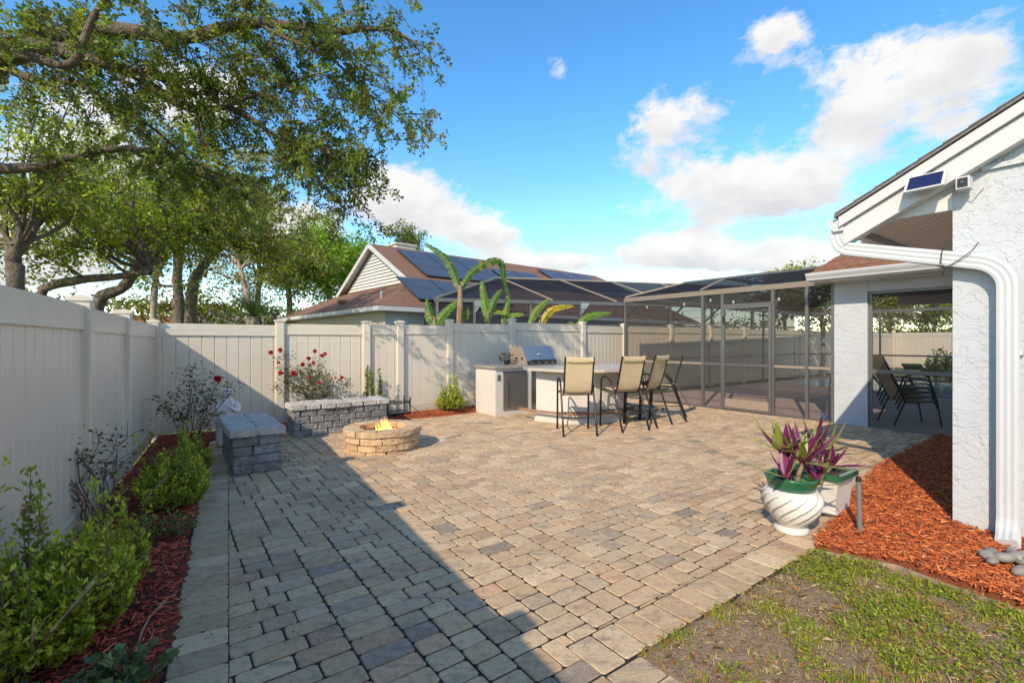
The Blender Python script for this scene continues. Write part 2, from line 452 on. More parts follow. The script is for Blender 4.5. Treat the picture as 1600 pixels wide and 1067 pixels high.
class MB:
    def __init__(s):
        s.v, s.f, s.c = [], [], []
    def add(s, vs, fs, col=None):
        n = len(s.v)
        s.v += [tuple(x) for x in vs]
        s.f += [tuple(i + n for i in q) for q in fs]
        if col is not None:
            s.c += [(*col, 1.0)] * len(vs)
        return s
    def box(s, c, size, ax=None, ay=None, az=None):
        ax = Vector(ax) if ax is not None else Vector((1, 0, 0))
        az = Vector(az) if az is not None else Vector((0, 0, 1))
        ay = Vector(ay) if ay is not None else az.cross(ax)
        c = Vector(c)
        hx, hy, hz = (q / 2 for q in size)
        vs = [c + ax * (sx * hx) + ay * (sy * hy) + az * (sz * hz) for sx in (-1, 1) for sy in (-1, 1) for sz in (-1, 1)]
        s.add(vs, [(0, 1, 3, 2), (4, 6, 7, 5), (0, 4, 5, 1), (2, 3, 7, 6), (0, 2, 6, 4), (1, 5, 7, 3)])
        return s
    def bar(s, p0, p1, w, h, up=UP):
        p0, p1 = Vector(p0), Vector(p1)
        d = p1 - p0
        L = d.length
        d.normalize()
        side = d.cross(up)
        if side.length < 1e-4: side = d.cross(Vector((1, 0, 0)))
        side.normalize()
        return s.box((p0 + p1) / 2, (L, w, h), d, side, side.cross(d))
    def tube(s, pts, rad, n=8, cap=True, col=None):
        pts = [Vector(p) for p in pts]
        if not hasattr(rad, '__len__'): rad = [rad] * len(pts)
        prev = None
        vs, fs = [], []
        for i, p in enumerate(pts):
            t = (pts[min(i + 1, len(pts) - 1)] - pts[max(i - 1, 0)])
            if t.length < 1e-9: t = Vector((0, 0, 1))
            t.normalize()
            if prev is None:
                a = t.orthogonal().normalized()
            else:
                a = prev - t * prev.dot(t)
                if a.length < 1e-6: a = t.orthogonal()
                a.normalize()
            prev = a
            b = t.cross(a)
            for k in range(n):
                q = 2 * math.pi * k / n
                vs.append(p + (a * math.cos(q) + b * math.sin(q)) * rad[i])
        for i in range(len(pts) - 1):
            for k in range(n):
                k2 = (k + 1) % n
                fs.append((i * n + k, i * n + k2, (i + 1) * n + k2, (i + 1) * n + k))
        if cap:
            fs.append(tuple(range(n))[::-1])
            fs.append(tuple((len(pts) - 1) * n + k for k in range(n)))
        return s.add(vs, fs, col)
    def sweep(s, pts, prof, side0):
        """profile (u,v) swept along pts; u along side, v along side x tangent"""
        pts = [Vector(p) for p in pts]
        n = len(prof)
        vs, fs = [], []
        sd = Vector(side0)
        for i, p in enumerate(pts):
            t = (pts[min(i + 1, len(pts) - 1)] - pts[max(i - 1, 0)]).normalized()
            a = (sd - t * sd.dot(t)).normalized()
            b = t.cross(a)
            for u, v in prof: vs.append(p + a * u + b * v)
        for i in range(len(pts) - 1):
            for k in range(n):
                k2 = (k + 1) % n
                fs.append((i * n + k, i * n + k2, (i + 1) * n + k2, (i + 1) * n + k))
        fs.append(tuple(range(n))[::-1])
        fs.append(tuple((len(pts) - 1) * n + k for k in range(n)))
        return s.add(vs, fs)
    def prism(s, poly, off):
        """flat polygon (3d points) extruded by a vector"""
        n = len(poly)
        off = Vector(off)
        vs = [Vector(p) for p in poly] + [Vector(p) + off for p in poly]
        fs = [tuple(range(n))[::-1], tuple(range(n, 2 * n))] + [(k, (k + 1) % n, (k + 1) % n + n, k + n) for k in range(n)]
        return s.add(vs, fs)
    def lathe(s, prof, c=(0, 0, 0), n=24, sq=None, twist=None):
        c = Vector(c)
        vs, fs = [], []
        for i, (r, z) in enumerate(prof):
            for k in range(n):
                q = 2 * math.pi * k / n
                rr = r
                if twist: rr = r * twist(q, z)
                vs.append(c + Vector((rr * math.cos(q), rr * math.sin(q), z)))
        for i in range(len(prof) - 1):
            for k in range(n):
                k2 = (k + 1) % n
                fs.append((i * n + k, i * n + k2, (i + 1) * n + k2, (i + 1) * n + k))
        fs.append(tuple(range(n))[::-1])
        fs.append(tuple((len(prof) - 1) * n + k for k in range(n)))
        return s.add(vs, fs)
    def chunk(s, poly, z0, z1, c=.006, bottom=True, jit=0.0, col=None):
        """convex outline (2d points, ccw) as a stone with softened edges"""
        n = len(poly)
        cx = sum(p[0] for p in poly) / n
        cy = sum(p[1] for p in poly) / n
        def inset(p, d):
            dx, dy = p[0] - cx, p[1] - cy
            l = math.hypot(dx, dy) or 1
            k = max(0, 1 - d * 1.4 / l)
            return cx + dx * k, cy + dy * k
        rings = ([(c, z0)] if bottom else []) + [(0, z0 + (c if bottom else 0)), (0, z1 - c), (c, z1)]
        vs, fs = [], []
        for d, z in rings:
            for p in poly:
                x, y = inset(p, d)
                vs.append((x + U(-jit, jit), y + U(-jit, jit), z + U(-jit, jit) * .6))
        for i in range(len(rings) - 1):
            for k in range(n):
                k2 = (k + 1) % n
                fs.append((i * n + k, i * n + k2, (i + 1) * n + k2, (i + 1) * n + k))
        fs.append(tuple((len(rings) - 1) * n + k for k in range(n)))
        if bottom: fs.append(tuple(range(n))[::-1])
        return s.add(vs, fs, col)
    def mesh(s, name='mesh'):
        me = bpy.data.meshes.new(name)
        me.from_pydata(s.v, [], s.f)
        if s.c and len(s.c) == len(s.v):
            at = me.color_attributes.new('col', 'FLOAT_COLOR', 'POINT')
            at.data.foreach_set('color', np.array(s.c, dtype=np.float32).ravel())
        me.update()
        return me
    def build(s, name, m, parent=None, **kw):
        return link(name, s.mesh(name), m, parent, **kw)

def np_mesh(name, verts, quads, cols=None):
    """fast mesh from arrays (all faces with the same number of corners)"""
    verts = np.asarray(verts, dtype=np.float32)
    quads = np.asarray(quads, dtype=np.int32)
    nf, k = quads.shape
    me = bpy.data.meshes.new(name)
    me.vertices.add(len(verts))
    me.vertices.foreach_set('co', verts.ravel())
    me.loops.add(nf * k)
    me.loops.foreach_set('vertex_index', quads.ravel())
    me.polygons.add(nf)
    me.polygons.foreach_set('loop_start', np.arange(0, nf * k, k, dtype=np.int32))
    me.polygons.foreach_set('loop_total', np.full(nf, k, dtype=np.int32))
    if cols is not None:
        at = me.color_attributes.new('col', 'FLOAT_COLOR', 'POINT')
        c4 = np.ones((len(verts), 4), dtype=np.float32)
        c4[:, :3] = cols
        at.data.foreach_set('color', c4.ravel())
    me.update(calc_edges=True)
    return me

def unit(a):
    return a / np.maximum(np.linalg.norm(a, axis=1, keepdims=True), 1e-9)
def leaves_mesh(name, pos, dirs, length, width, cols, fold=.25, seed=0, droop=.0):
    """folded pointed leaves: base, two shoulders, tip and midrib point; two quads each"""
    r = np.random.default_rng(seed)
    N = len(pos)
    pos = np.asarray(pos, dtype=float)
    t = unit(np.asarray(dirs, dtype=float))
    rnd = r.normal(size=(N, 3))
    s = unit(np.cross(t, rnd))
    n = np.cross(s, t)
    L = (np.asarray(length) * np.ones(N))[:, None]
    W = (np.asarray(width) * np.ones(N))[:, None] / 2
    v = np.empty((N, 5, 3))
    v[:, 0] = pos
    v[:, 1] = pos + t * L * .52 + s * W + n * W * fold * 2
    v[:, 2] = pos + t * L - np.array([0, 0, 1]) * L * droop
    v[:, 3] = pos + t * L * .52 - s * W + n * W * fold * 2
    v[:, 4] = pos + t * L * .55
    idx = np.arange(N)[:, None] * 5
    q = np.concatenate([idx + np.array([[0, 4, 2, 1]]), idx + np.array([[0, 3, 2, 4]])], axis=0)
    c = np.repeat(np.asarray(cols, dtype=float)[:, None, :], 5, axis=1).reshape(-1, 3)
    return np_mesh(name, v.reshape(-1, 3), q, c)

def in_poly(x, y, poly):
    inside = np.zeros(len(x), dtype=bool)
    n = len(poly)
    j = n - 1
    for i in range(n):
        xi, yi = poly[i]
        xj, yj = poly[j]
        c = ((yi > y) != (yj > y)) & (x < (xj - xi) * (y - yi) / (yj - yi + 1e-12) + xi)
        inside ^= c
        j = i
    return inside
def clip(poly, nx, ny, d):
    """keep the side nx*x+ny*y >= d"""
    out = []
    for i in range(len(poly)):
        p, q = poly[i], poly[(i + 1) % len(poly)]
        a = nx * p[0] + ny * p[1] - d
        b = nx * q[0] + ny * q[1] - d
        if a >= 0: out.append(p)
        if (a > 0 and b < 0) or (a < 0 and b > 0):
            k = a / (a - b)
            out.append((p[0] + (q[0] - p[0]) * k, p[1] + (q[1] - p[1]) * k))
    return out
def area(poly):
    return abs(sum(poly[i][0] * poly[(i + 1) % len(poly)][1] - poly[(i + 1) % len(poly)][0] * poly[i][1] for i in range(len(poly)))) / 2
def sheet(name, pts, z, m, kind='structure', parent=None):
    me = bpy.data.meshes.new(name)
    me.from_pydata([(p[0], p[1], z) for p in pts], [], [tuple(range(len(pts)))])
    return link(name, me, m, parent, kind=kind)

# ---------------------------------------------------------------- ground
sheet('ground', [(-600, -300), (600, -300), (600, 900), (-600, 900)], -.045, 'lawn_far')

# ---------------------------------------------------------------- paved patio
AE, BC = 1.385, 1.707                      # right edge of the paving (along B) and where the path turns off
LPL = (5.55, 8.1)                          # a point on the lanai / cage front
BL = LPL[0] * B.x + LPL[1] * B.y           # its B coordinate
BACK0, BACK1 = (-4.55, 6.65), (2.9, 12.0)  # back edge line
patio_poly = []
base = [(-.229 * NL.x - 2 * DL.x, -.229 * NL.y - 2 * DL.y)]
pat = sheet('patio', [(-.236 * NL.x + s * DL.x, -.236 * NL.y + s * DL.y) for s in (-1.5, 8.1)] + [(-3.9, 7.35), (-1.84, 8.5), (-.6, 9.5), (2.83, 11.86), (6.75, 6.43),
             (6.0, 5.95), (AE * A.x + 1.7 * B.x, AE * A.y + 1.7 * B.y), (-1.2 * A.x + 1.7 * B.x, -1.2 * A.y + 1.7 * B.y)], -.0055, 'joint_sand')
UN, UNA = .0775, .0605
def tile(nx, ny, seed):
    """random cover of a grid by 3x2, 2x3 and 2x2 cells laid in rows, choosing the split that staggers the joints best"""
    r = random.Random(seed)
    g = [[0] * nx for _ in range(ny + 4)]
    edge = [0] * (nx + 1)                   # how many rows each cross joint has already run
    pieces = []
    for y in range(ny):
        best = None
        runs = []
        x = 0
        while x < nx:
            if g[y][x]:
                x += 1
                continue
            e = x
            while e < nx and not g[y][e]: e += 1
            runs.append((x, e))
            x = e
        placed = []
        for (x0, x1) in runs:
            best = None
            for _ in range(26):
                parts, left, x = [], x1 - x0, x0
                if left == 1: parts = [(x0, y, 1, 2)]
                else:
                    while left > 0:
                        c = [k for k in (2, 3) if left == k or left - k >= 2]
                        k = 3 if (3 in c and (len(c) == 1 or r.random() < .62)) else 2
                        parts.append((x, y, k, 3 if (k == 2 and r.random() < .24) else 2))
                        x += k
                        left -= k
                sc = 0
                for (px, _, k, h) in parts[:-1]: sc += edge[px + k] * 2
                top = [0] * (x1 - x0)
                for (px, _, k, h) in parts:
                    for i in range(px - x0, px - x0 + k): top[i] = h
                run = 0
                for i in range(len(top) + 1):       # a lone free cell two rows up would leave a sliver
                    if i < len(top) and top[i] == 2: run += 1
                    else:
                        if run == 1: sc += 50
                        run = 0
                if best is None or sc < best[0]: best = (sc, parts)
            placed += best[1]
        for (px, py, k, hh) in placed:
            for yy in range(py, py + hh):
                for i in range(px, px + k):
                    g[yy][i] = 1
            edge[px] += 1
            for i in range(px + 1, px + k): edge[i] = 0
        pieces += placed
    return pieces

PAL = [((0.599, 0.413, 0.245), 8), ((0.565, 0.381, 0.224), 7), ((0.520, 0.352, 0.206), 6), ((0.620, 0.451, 0.282), 6), ((0.520, 0.381, 0.248), 4), ((0.420, 0.315, 0.220), 1.8), ((0.300, 0.240, 0.182), .8),
       ((0.550, 0.333, 0.199), 1.6), ((0.479, 0.300, 0.195), 1.3), ((0.569, 0.418, 0.265), 5)]
PALW = [w for _, w in PAL]
def paver_col():
    c = random.choices([c for c, _ in PAL], PALW)[0]
    k = U(.86, 1.14)
    return tuple(x * k for x in c)
def rounded(x0, y0, x1, y1, c):
    return [(x0 + c, y0), (x1 - c, y0), (x1, y0 + c), (x1, y1 - c), (x1 - c, y1), (x0 + c, y1), (x0, y1 - c), (x0, y0 + c)]
def build_patio():
    polys = []
    nx, ny = 186, 246
    gap = .0042
    for (gx, gy, w, h) in tile(nx, ny, 5):
        b0, a0 = -4.2 + gx * UN, -2.0 + gy * UNA
        jx, jy = U(-.0012, .0012), U(-.0012, .0012)
        pts = rounded(b0 + gap + jx, a0 + gap + jy, b0 + w * UN - gap + jx, a0 + h * UNA - gap + jy, .012)
        pts = [(b * B.x + a * A.x, b * B.y + a * A.y) for b, a in pts]
        cx = sum(p[0] for p in pts) / 8
        cy = sum(p[1] for p in pts) / 8
        ca, cb = cx * A.x + cy * A.y, cx * B.x + cy * B.y
        if cy < 0.55 or cb > BL + .3: continue
        q = clip(pts, NL.x, NL.y, .0015)
        if len(q) < 3: continue
        bmax = max(p[0] * B.x + p[1] * B.y for p in q)
        if cb < BC - .229:
            if bmax > BC - .229 and ca < AE + .229:
                q2 = clip(clip(q, B.x, B.y, BC - .226), A.x, A.y, AE + .232)
                if len(q2) > 2 and area(q2) > .0003: polys.append(q2)
                q = clip(q, -B.x, -B.y, -(BC - .229))
        else:
            q2 = clip(clip(q, -B.x, -B.y, -(BC - .232)), -A.x, -A.y, -(AE + .235)) if min(p[0] * B.x + p[1] * B.y for p in q) < BC - .25 else []
            if len(q2) > 2 and area(q2) > .0005: polys.append(q2)
            q = clip(q, A.x, A.y, AE + .232)
        if len(q) < 3: continue
        q = clip(q, -B.x, -B.y, -(BL - .01))
        if len(q) < 3: continue
        ex, ey = BACK1[0] - BACK0[0], BACK1[1] - BACK0[1]
        l = math.hypot(ex, ey)
        q = clip(q, ey / l, -ex / l, (ey * BACK0[0] - ex * BACK0[1]) / l + .02)
        if len(q) < 3 or area(q) < .0005: continue
        polys.append(q)
    # soldier courses: along the left edge and along the lawn edge
    s = .4
    while s < 8.2:
        w = UN * 2
        pts = rounded(-.229 + U(-.004, .004), s + gap, -.0015, s + w - gap, .010)
        polys.append([(p * NL.x + t * DL.x, p * NL.y + t * DL.y) for p, t in pts])
        s += w
    b = BC - .229
    while b < BL - .1:
        w = UN * 2
        pts = rounded(b + gap, AE + U(-.006, .006), b + w - gap, AE + .229 - gap, .010)
        polys.append([(p * B.x + t * A.x, p * B.y + t * A.y) for p, t in pts])
        b += w
    a = AE - .01
    while a > .3:
        w = UN * 2
        pts = rounded(BC - .229 + gap, a - w + gap, BC + U(-.005, .005), a - gap, .009)
        polys.append([(p * B.x + t * A.x, p * B.y + t * A.y) for p, t in pts])
        a -= w
    def px_area(q):
        cx = sum(p[0] for p in q) / len(q)
        cy = sum(p[1] for p in q) / len(q)
        if cy < .8: return 0
        x = 800 + F * cx / cy
        y = HZ + F * CH / cy
        if x < 0 or x > 1600 or y > 1085: return 0
        return area(q) / cy ** 3
    polys.sort(key=px_area, reverse=True)
    rest = MB()
    for i, q in enumerate(polys):
        z = U(-.0016, .0016)
        c = paver_col()
        if i < 300:
            m = MB().chunk(q, -.05, z, .0042, bottom=False, jit=.0014)
            m.build('paver', 'paver', pat, color=c)
        else:
            rest.chunk(q, -.05, z, .0042, bottom=False, jit=.0014, col=c)
    rest.build('pavers', 'paver_mass', pat, kind='stuff')
    return len(polys)
N_PAVERS = build_patio()

# ---------------------------------------------------------------- vinyl privacy fences
def board_mesh():
    c = .045
    out = [(-.5 + c, -.5), (.5 - c, -.5), (.5, -.1), (.5, .1), (.5 - c, .5), (-.5 + c, .5), (-.5, .1), (-.5, -.1)]
    return MB().prism([(x, y, 0) for x, y in out], (0, 0, 1)).mesh('board')
BOARD = board_mesh()
BOARD.materials.append(MATS['vinyl'])
def post_meshes():
    w = .0635
    c = .008
    out = [(-w + c, -w), (w - c, -w), (w, -w + c), (w, w - c), (w - c, w), (-w + c, w), (-w, w - c), (-w, -w + c)]
    p = MB().prism([(x, y, 0) for x, y in out], (0, 0, 1)).mesh('post')
    m = MB()
    h = .076
    m.prism([(-h, -h, 0), (h, -h, 0), (h, h, 0), (-h, h, 0)], (0, 0, .028))
    k = .068
    m.add([(-k, -k, .028), (k, -k, .028), (k, k, .028), (-k, k, .028), (0, 0, .05)], [(0, 1, 4), (1, 2, 4), (2, 3, 4), (3, 0, 4)])
    cap = m.mesh('post_cap')
    for q in (p, cap): q.materials.append(MATS['vinyl'])
    return p, cap
POST, CAP = post_meshes()
def fence(label, posts, zb=.03, bw=.165, skip_first=False):
    """posts: list of (x, y, z of the rail top on the panel that follows)"""
    t = thing('vinyl_fence', label, 'fence', (posts[0][0], posts[0][1], 0), 'cream vinyl privacy fences')
    for i, (x, y, zt) in enumerate(posts):
        j = min(i + 1, len(posts) - 1)
        k = max(i - 1, 0)
        d = Vector((posts[j][0] - posts[k][0], posts[j][1] - posts[k][1], 0)).normalized()
        rz = math.atan2(d.y, d.x)
        zp = max(zt, posts[k][2]) + .035
        if not (skip_first and i == 0):
            p = link('post', POST, None, t)
            p.location = (x, y, -.05)
            p.rotation_euler = (0, 0, rz)
            p.scale = (1, 1, zp + .05)
            c = bpy.data.objects.new('post_cap', CAP)
            COL.objects.link(c)
            c.parent = p
            c.location = (0, 0, 1)
            c.scale = (1, 1, 1 / (zp + .05))
        if i == len(posts) - 1: break
        p0, p1 = Vector((x, y, 0)), Vector((posts[j][0], posts[j][1], 0))
        d = (p1 - p0)
        L = d.length
        d.normalize()
        n = Vector((-d.y, d.x, 0))
        mid = (p0 + p1) / 2
        rail = MB()
        rail.box(mid + UP * (zt - .085), (L - .11, .052, .17), d, n)
        rail.box(mid + UP * (zt - .165), (L - .11, .062, .022), d, n)
        rail.build('top_rail', 'vinyl', t)
        MB().box(mid + UP * (zb + .075), (L - .11, .052, .15), d, n).build('bottom_rail', 'vinyl', t)
        for e in (-1, 1):
            MB().box(mid + d * (e * (L / 2 - .075)) + UP * ((zt + zb) / 2 - .01), (.03, .040, zt - zb - .33), d, n).build('side_channel', 'vinyl', t)
        nb = max(2, round((L - .19) / bw))
        w = (L - .19) / nb
        for q in range(nb):
            b = link('board', BOARD, None, t)
            c = p0 + d * (.095 + (q + .5) * w)
            b.location = (c.x, c.y, zb + .14)
            b.rotation_euler = (0, 0, math.atan2(d.y, d.x))
            b.scale = (w * .988, .022, zt - zb - .14 - .16)
    return t
def LF(s): return (-.92 * NL.x + s * DL.x, -.92 * NL.y + s * DL.y)
CORNER = LF(8.45)
lp = [(*LF(s), z) for s, z in ((-2.9, 1.67), (-1.1, 1.67), (.72, 1.665), (2.70, 1.66), (4.58, 1.65), (6.2, 1.635), (8.45, 1.64))]
fence('cream vinyl fence beside the shaded shrub bed on the left', lp, zb=.06, bw=.155)
bp_ = [(CORNER[0], CORNER[1], 1.665), (-.492 * 7.75, 7.75, 1.69), (-.309 * 8.5, 8.5, 1.70), (-.238 * 8.85, 8.85, 1.715), (-.133 * 9.5, 9.5, 1.77), (0.0, 10.45, 1.83)]
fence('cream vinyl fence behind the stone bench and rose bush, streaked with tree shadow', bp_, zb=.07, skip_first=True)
s0 = Vector((.237 * 13.0, 13.0, 0))
dr = Vector((math.sin(R(55)), math.cos(R(55)), 0))
rp = [(0.0, 10.45, 1.82), (.149 * 11.8, 11.8, 1.80), (s0.x, s0.y, 1.82)] + [(s0.x + dr.x * s, s0.y + dr.y * s, 1.83) for s in (2.05, 4.1, 6.15, 8.2, 10.3, 12.4, 14.5, 16.6, 18.7, 20.8)]
fence('cream vinyl fence running back behind the grill and the pool cage', rp, zb=.02, skip_first=True)
e0 = Vector((rp[-1][0], rp[-1][1], 0))
fp = [(e0.x - A.x * s, e0.y - A.y * s, 1.85) for s in (0, 2.4, 4.8, 7.2, 9.6, 12.0, 14.4)]
fence('cream vinyl fence along the far side of the pool', fp, zb=.02, skip_first=True)

# ---------------------------------------------------------------- the house: wing at right, lanai wall behind it
W0 = Vector((3.34, 3.58, 0))
def HW(s, b, z): return W0 + A * s + B * b + UP * z      # wing coordinates: s along A from the wall corner, b behind the gable wall
house = thing('house', 'white stucco house with gable, gutter and screened lanai on the right', 'house', (W0.x, W0.y, 0))
RS, RZ0, SE = .518, 2.478, .70                            # roof slope, roof height at the eave, eave offset
def roof_z(s): return RZ0 + (SE - s) * RS
RID = -4.6
wall = MB()
gp = [HW(0, 0, -.05), HW(-9.2, 0, -.05), HW(-9.2, 0, roof_z(2 * RID + 9.2 - .0) if False else 2.9), HW(RID, 0, roof_z(RID) - .06), HW(0, 0, roof_z(0) - .06)]
wall.prism(gp, B * .2)
wall.build('gable_wall', 'stucco', house)
MB().prism([HW(0, .2, -.05), HW(0, 4.46, -.05), HW(0, 4.46, 2.5), HW(0, .2, 2.5)], -A * .2).build('side_wall', 'stucco', house)
# stucco ledge across the gable
MB().bar(HW(-.16, -.012, 2.655), HW(-9.0, -.012, 2.655), .03, .035).build('gable_ledge', 'stucco', house)
# rake: roof edge, two boards
def rake(s0, s1, dz0, dz1, b0, b1):
    m = MB()
    q = [HW(s0, b0, roof_z(s0) + dz0), HW(s1, b0, roof_z(s1) + dz0), HW(s1, b0, roof_z(s1) + dz1), HW(s0, b0, roof_z(s0) + dz1)]
    return m.prism(q, B * (b1 - b0))
rake(SE, RID, -.095, -.012, -.155, -.115).build('rake_board', 'trim_white', house)
rake(SE - .02, RID, -.262, -.10, -.118, -.010).build('frieze_board', 'trim_white', house)
rf = MB()
rf.prism([HW(SE + .03, -.175, roof_z(SE + .03)), HW(RID, -.175, roof_z(RID)), HW(RID, -.175, roof_z(RID) + .022), HW(SE + .03, -.175, roof_z(SE + .03) + .022)], B * 4.8)
roof = rf.build('roof', 'shingle_grey', house)
rs = MB()
s = SE + .02
while s > RID:                                             # shingle courses stepping up the rake
    rs.prism([HW(s, -.185, roof_z(s) + .022), HW(s - .15, -.185, roof_z(s - .15) + .022), HW(s - .15, -.185, roof_z(s - .15) + .026), HW(s, -.185, roof_z(s) + .036)], B * 4.7)
    s -= .14
rs.build('shingle_course', 'shingle_grey', roof)
MB().prism([HW(2 * RID - SE, -.175, RZ0), HW(RID, -.175, roof_z(RID)), HW(RID, -.175, roof_z(RID) + .022), HW(2 * RID - SE, -.175, RZ0 + .022)], B * 4.8).build('far_roof_slope', 'shingle_grey', house)
# boxed eave: face, fascia, soffit planks
ZS = 2.395
MB().prism([HW(.0, -.008, ZS), HW(SE - .05, -.008, ZS), HW(SE - .05, -.008, roof_z(SE - .05) - .10), HW(0, -.008, roof_z(0) - .10)], B * .02).build('eave_return', 'trim_white', house)
MB().prism([HW(SE - .05, .012, ZS - .01), HW(SE - .05, 4.4, ZS - .01), HW(SE - .05, 4.4, roof_z(SE) - .01), HW(SE - .05, .012, roof_z(SE) - .01)], A * .022).build('fascia', 'trim_white', house)
nb = 14
for i in range(nb):
    x0, x1 = .003 + i * (SE - .06) / nb, .003 + (i + 1) * (SE - .06) / nb - .0025
    MB().prism([HW(x0, .014, ZS + .004), HW(x1, .014, ZS + .004), HW(x1, 4.4, ZS + .004), HW(x0, 4.4, ZS + .004)], UP * .015).build('soffit_plank', 'soffit', house)
MB().prism([HW(.002, .014, ZS + .02), HW(SE - .06, .014, ZS + .02), HW(SE - .06, 4.4, ZS + .02), HW(.002, 4.4, ZS + .02)], UP * .01).build('soffit_backing', 'soffit', house)
# K-style gutter
def gutter(p0, along, out, L, z, sc=1.0):
    pr = [(0, 0), (.075, 0), (.085, .03), (.115, .075), (.125, .105), (.125, .118), (.112, .118), (.10, .105), (.012, .105), (0, .118)]
    pts = [p0 + out * (u * sc) + UP * (z + v * sc) for u, v in pr]
    return MB().prism(pts, along * L)
gutter(HW(SE - .026, -.13, 0), B, A, 4.5, 2.352).build('gutter', 'gutter_white', house)
# ribbed downspout: elbow from the gutter, run along the wall, down to the ground
def rib_profile(w, h, n=6):
    out = []
    for i in range(n + 1):
        u = -w / 2 + w * i / n
        out += [(u, -h / 2 - (.004 if i % 2 else 0))]
    for i in range(n + 1):
        v = -h / 2 + h * i / n
        out += [(w / 2 + (.004 if i % 2 else 0), v)]
    for i in range(n + 1):
        u = w / 2 - w * i / n
        out += [(u, h / 2 + (.004 if i % 2 else 0))]
    for i in range(n + 1):
        v = h / 2 - h * i / n
        out += [(-w / 2 - (.004 if i % 2 else 0), v)]
    return out
dp = [HW(.735, -.06, 2.37), HW(.735, -.062, 2.315)]
for k in range(1, 9):                                      # upper elbow
    q = k / 8 * R(76)
    dp.append(HW(.735 - .13 * (1 - math.cos(q)), -.065, 2.315 - .13 * math.sin(q)))
e = dp[-1]
dp.append(HW(-.15, -.072, 1.975))
for k in range(1, 9):
    q = R(14) + k / 8 * R(76)
    dp.append(HW(-.15 - .20 * (math.sin(q) - math.sin(R(14))), -.072, 1.975 - .20 * (math.cos(R(14)) - math.cos(q))))
x_end = (dp[-1] - W0).dot(A)
dp += [HW(x_end, -.072, 1.2), HW(x_end, -.072, .17), HW(x_end, -.085, .11), HW(x_end - .01, -.14, .065), HW(x_end - .02, -.24, .03)]
MB().sweep(dp, rib_profile(.078, .105), B).build('downspout', 'gutter_white', house)
MB().bar(HW(x_end + .07, -.03, 1.32), HW(x_end - .07, -.03, 1.32), .09, .03).build('downspout_strap', 'gutter_white', house)
# cable tied round the pipe
w = MB()
w.tube([HW(.03, -.075, 2.110), HW(.035, -.13, 2.070), HW(.04, -.135, 1.990), HW(.02, -.12, 1.945), HW(-.05, -.13, 1.990), HW(-.13, -.14, 2.050), HW(-.16, -.12, 2.105), HW(-.155, -.07, 2.110)], .0035, 6)
w.tube([HW(.02, -.12, 1.945), HW(.035, -.11, 1.915), HW(.03, -.09, 1.900)], .0035, 6)
w.build('pipe_cable', 'rubber', house)

# lanai wall (pillar, header), roof, gutter
def LW(s, b, z): return Vector((LPL[0], LPL[1], 0)) + A * s + B * b + UP * z
MB().prism([LW(.02, 0, -.04), LW(-.455, 0, -.04), LW(-.455, 0, 2.40), LW(.02, 0, 2.40)], B * .22).build('lanai_pillar', 'stucco', house)
MB().prism([LW(-.457, .004, 2.215), LW(-2.36, .004, 2.215), LW(-2.36, .004, 2.40), LW(-.457, .004, 2.40)], B * .2).build('lanai_header', 'stucco', house)
def lz(b): return 2.53 + (b + .45) * .52
lr = MB()
ov = .40
n = 26
for i in range(n):                                         # shingle courses of the lanai roof, hip edge at the left
    b0, b1 = -.47 + i * .145, -.47 + (i + 1) * .145 + .02
    h0, h1 = .25 - (b0 + .47) * .32, .25 - (b1 + .47) * .32
    lr.prism([LW(h0, b0, lz(b0) + .030), LW(-2.6, b0, lz(b0) + .030), LW(-2.6, b1, lz(b1) + .012), LW(h1, b1, lz(b1) + .012)], -UP * .025)
lroof = lr.build('lanai_roof', 'shingle_brown', house)
for i in range(11):                                        # single tabs standing proud
    for j in range(16):
        b0 = -.475 + i * .145
        sx = .22 - (b0 + .47) * .32 - .02 - j * .17 - (i % 3) * .055
        if random.random() < .45: continue
        MB().prism([LW(sx, b0, lz(b0) + .034), LW(sx - .16, b0, lz(b0) + .034), LW(sx - .16, b0 + .14, lz(b0 + .14) + .032), LW(sx, b0 + .14, lz(b0 + .14) + .032)], UP * .006).build('shingle', 'shingle_brown', lroof)
gutter(LW(.25, -.44, 0), -A, -B, 2.6, 2.425, 1.0).build('lanai_gutter', 'gutter_white', house)
MB().prism([LW(.235, -.445, 2.40), LW(-2.36, -.445, 2.40), LW(-2.36, -.445, 2.53), LW(.235, -.445, 2.53)], B * .018).build('lanai_fascia', 'trim_white', house)
MB().prism([LW(.22, -.425, 2.405), LW(-2.36, -.425, 2.405), LW(-2.36, .03, 2.405), LW(.22, .03, 2.405)], UP * .012).build('lanai_soffit', 'soffit', house)
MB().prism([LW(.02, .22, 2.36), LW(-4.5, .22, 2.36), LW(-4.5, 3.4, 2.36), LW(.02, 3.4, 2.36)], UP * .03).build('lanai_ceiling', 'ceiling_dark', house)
MB().prism([LW(.02, 3.3, 2.16), LW(-4.5, 3.3, 2.16), LW(-4.5, 3.3, 2.36), LW(.02, 3.3, 2.36)], B * .12).build('lanai_beam', 'trim_white', house)
# screened opening of the lanai: frame, rail, screen
fr = MB()
fr.bar(LW(-.475, .07, -.02), LW(-.475, .07, 2.21), .04, .06, A)
fr.bar(LW(-.46, .07, 2.195), LW(-2.3, .07, 2.195), .06, .04)
fr.bar(LW(-.46, .07, -.0), LW(-2.3, .07, -.0), .06, .04)
fr.bar(LW(-.46, .07, .915), LW(-2.3, .07, .915), .05, .055)
fr.bar(LW(-.46, .09, .90), LW(-.60, .09, .70), .03, .03)
fr.build('lanai_screen_frame', 'bronze', house)
MB().add([LW(-.46, .075, 0), LW(-2.3, .075, 0), LW(-2.3, .075, 2.2), LW(-.46, .075, 2.2)], [(0, 1, 2, 3)]).build('lanai_screen', 'screen', house)
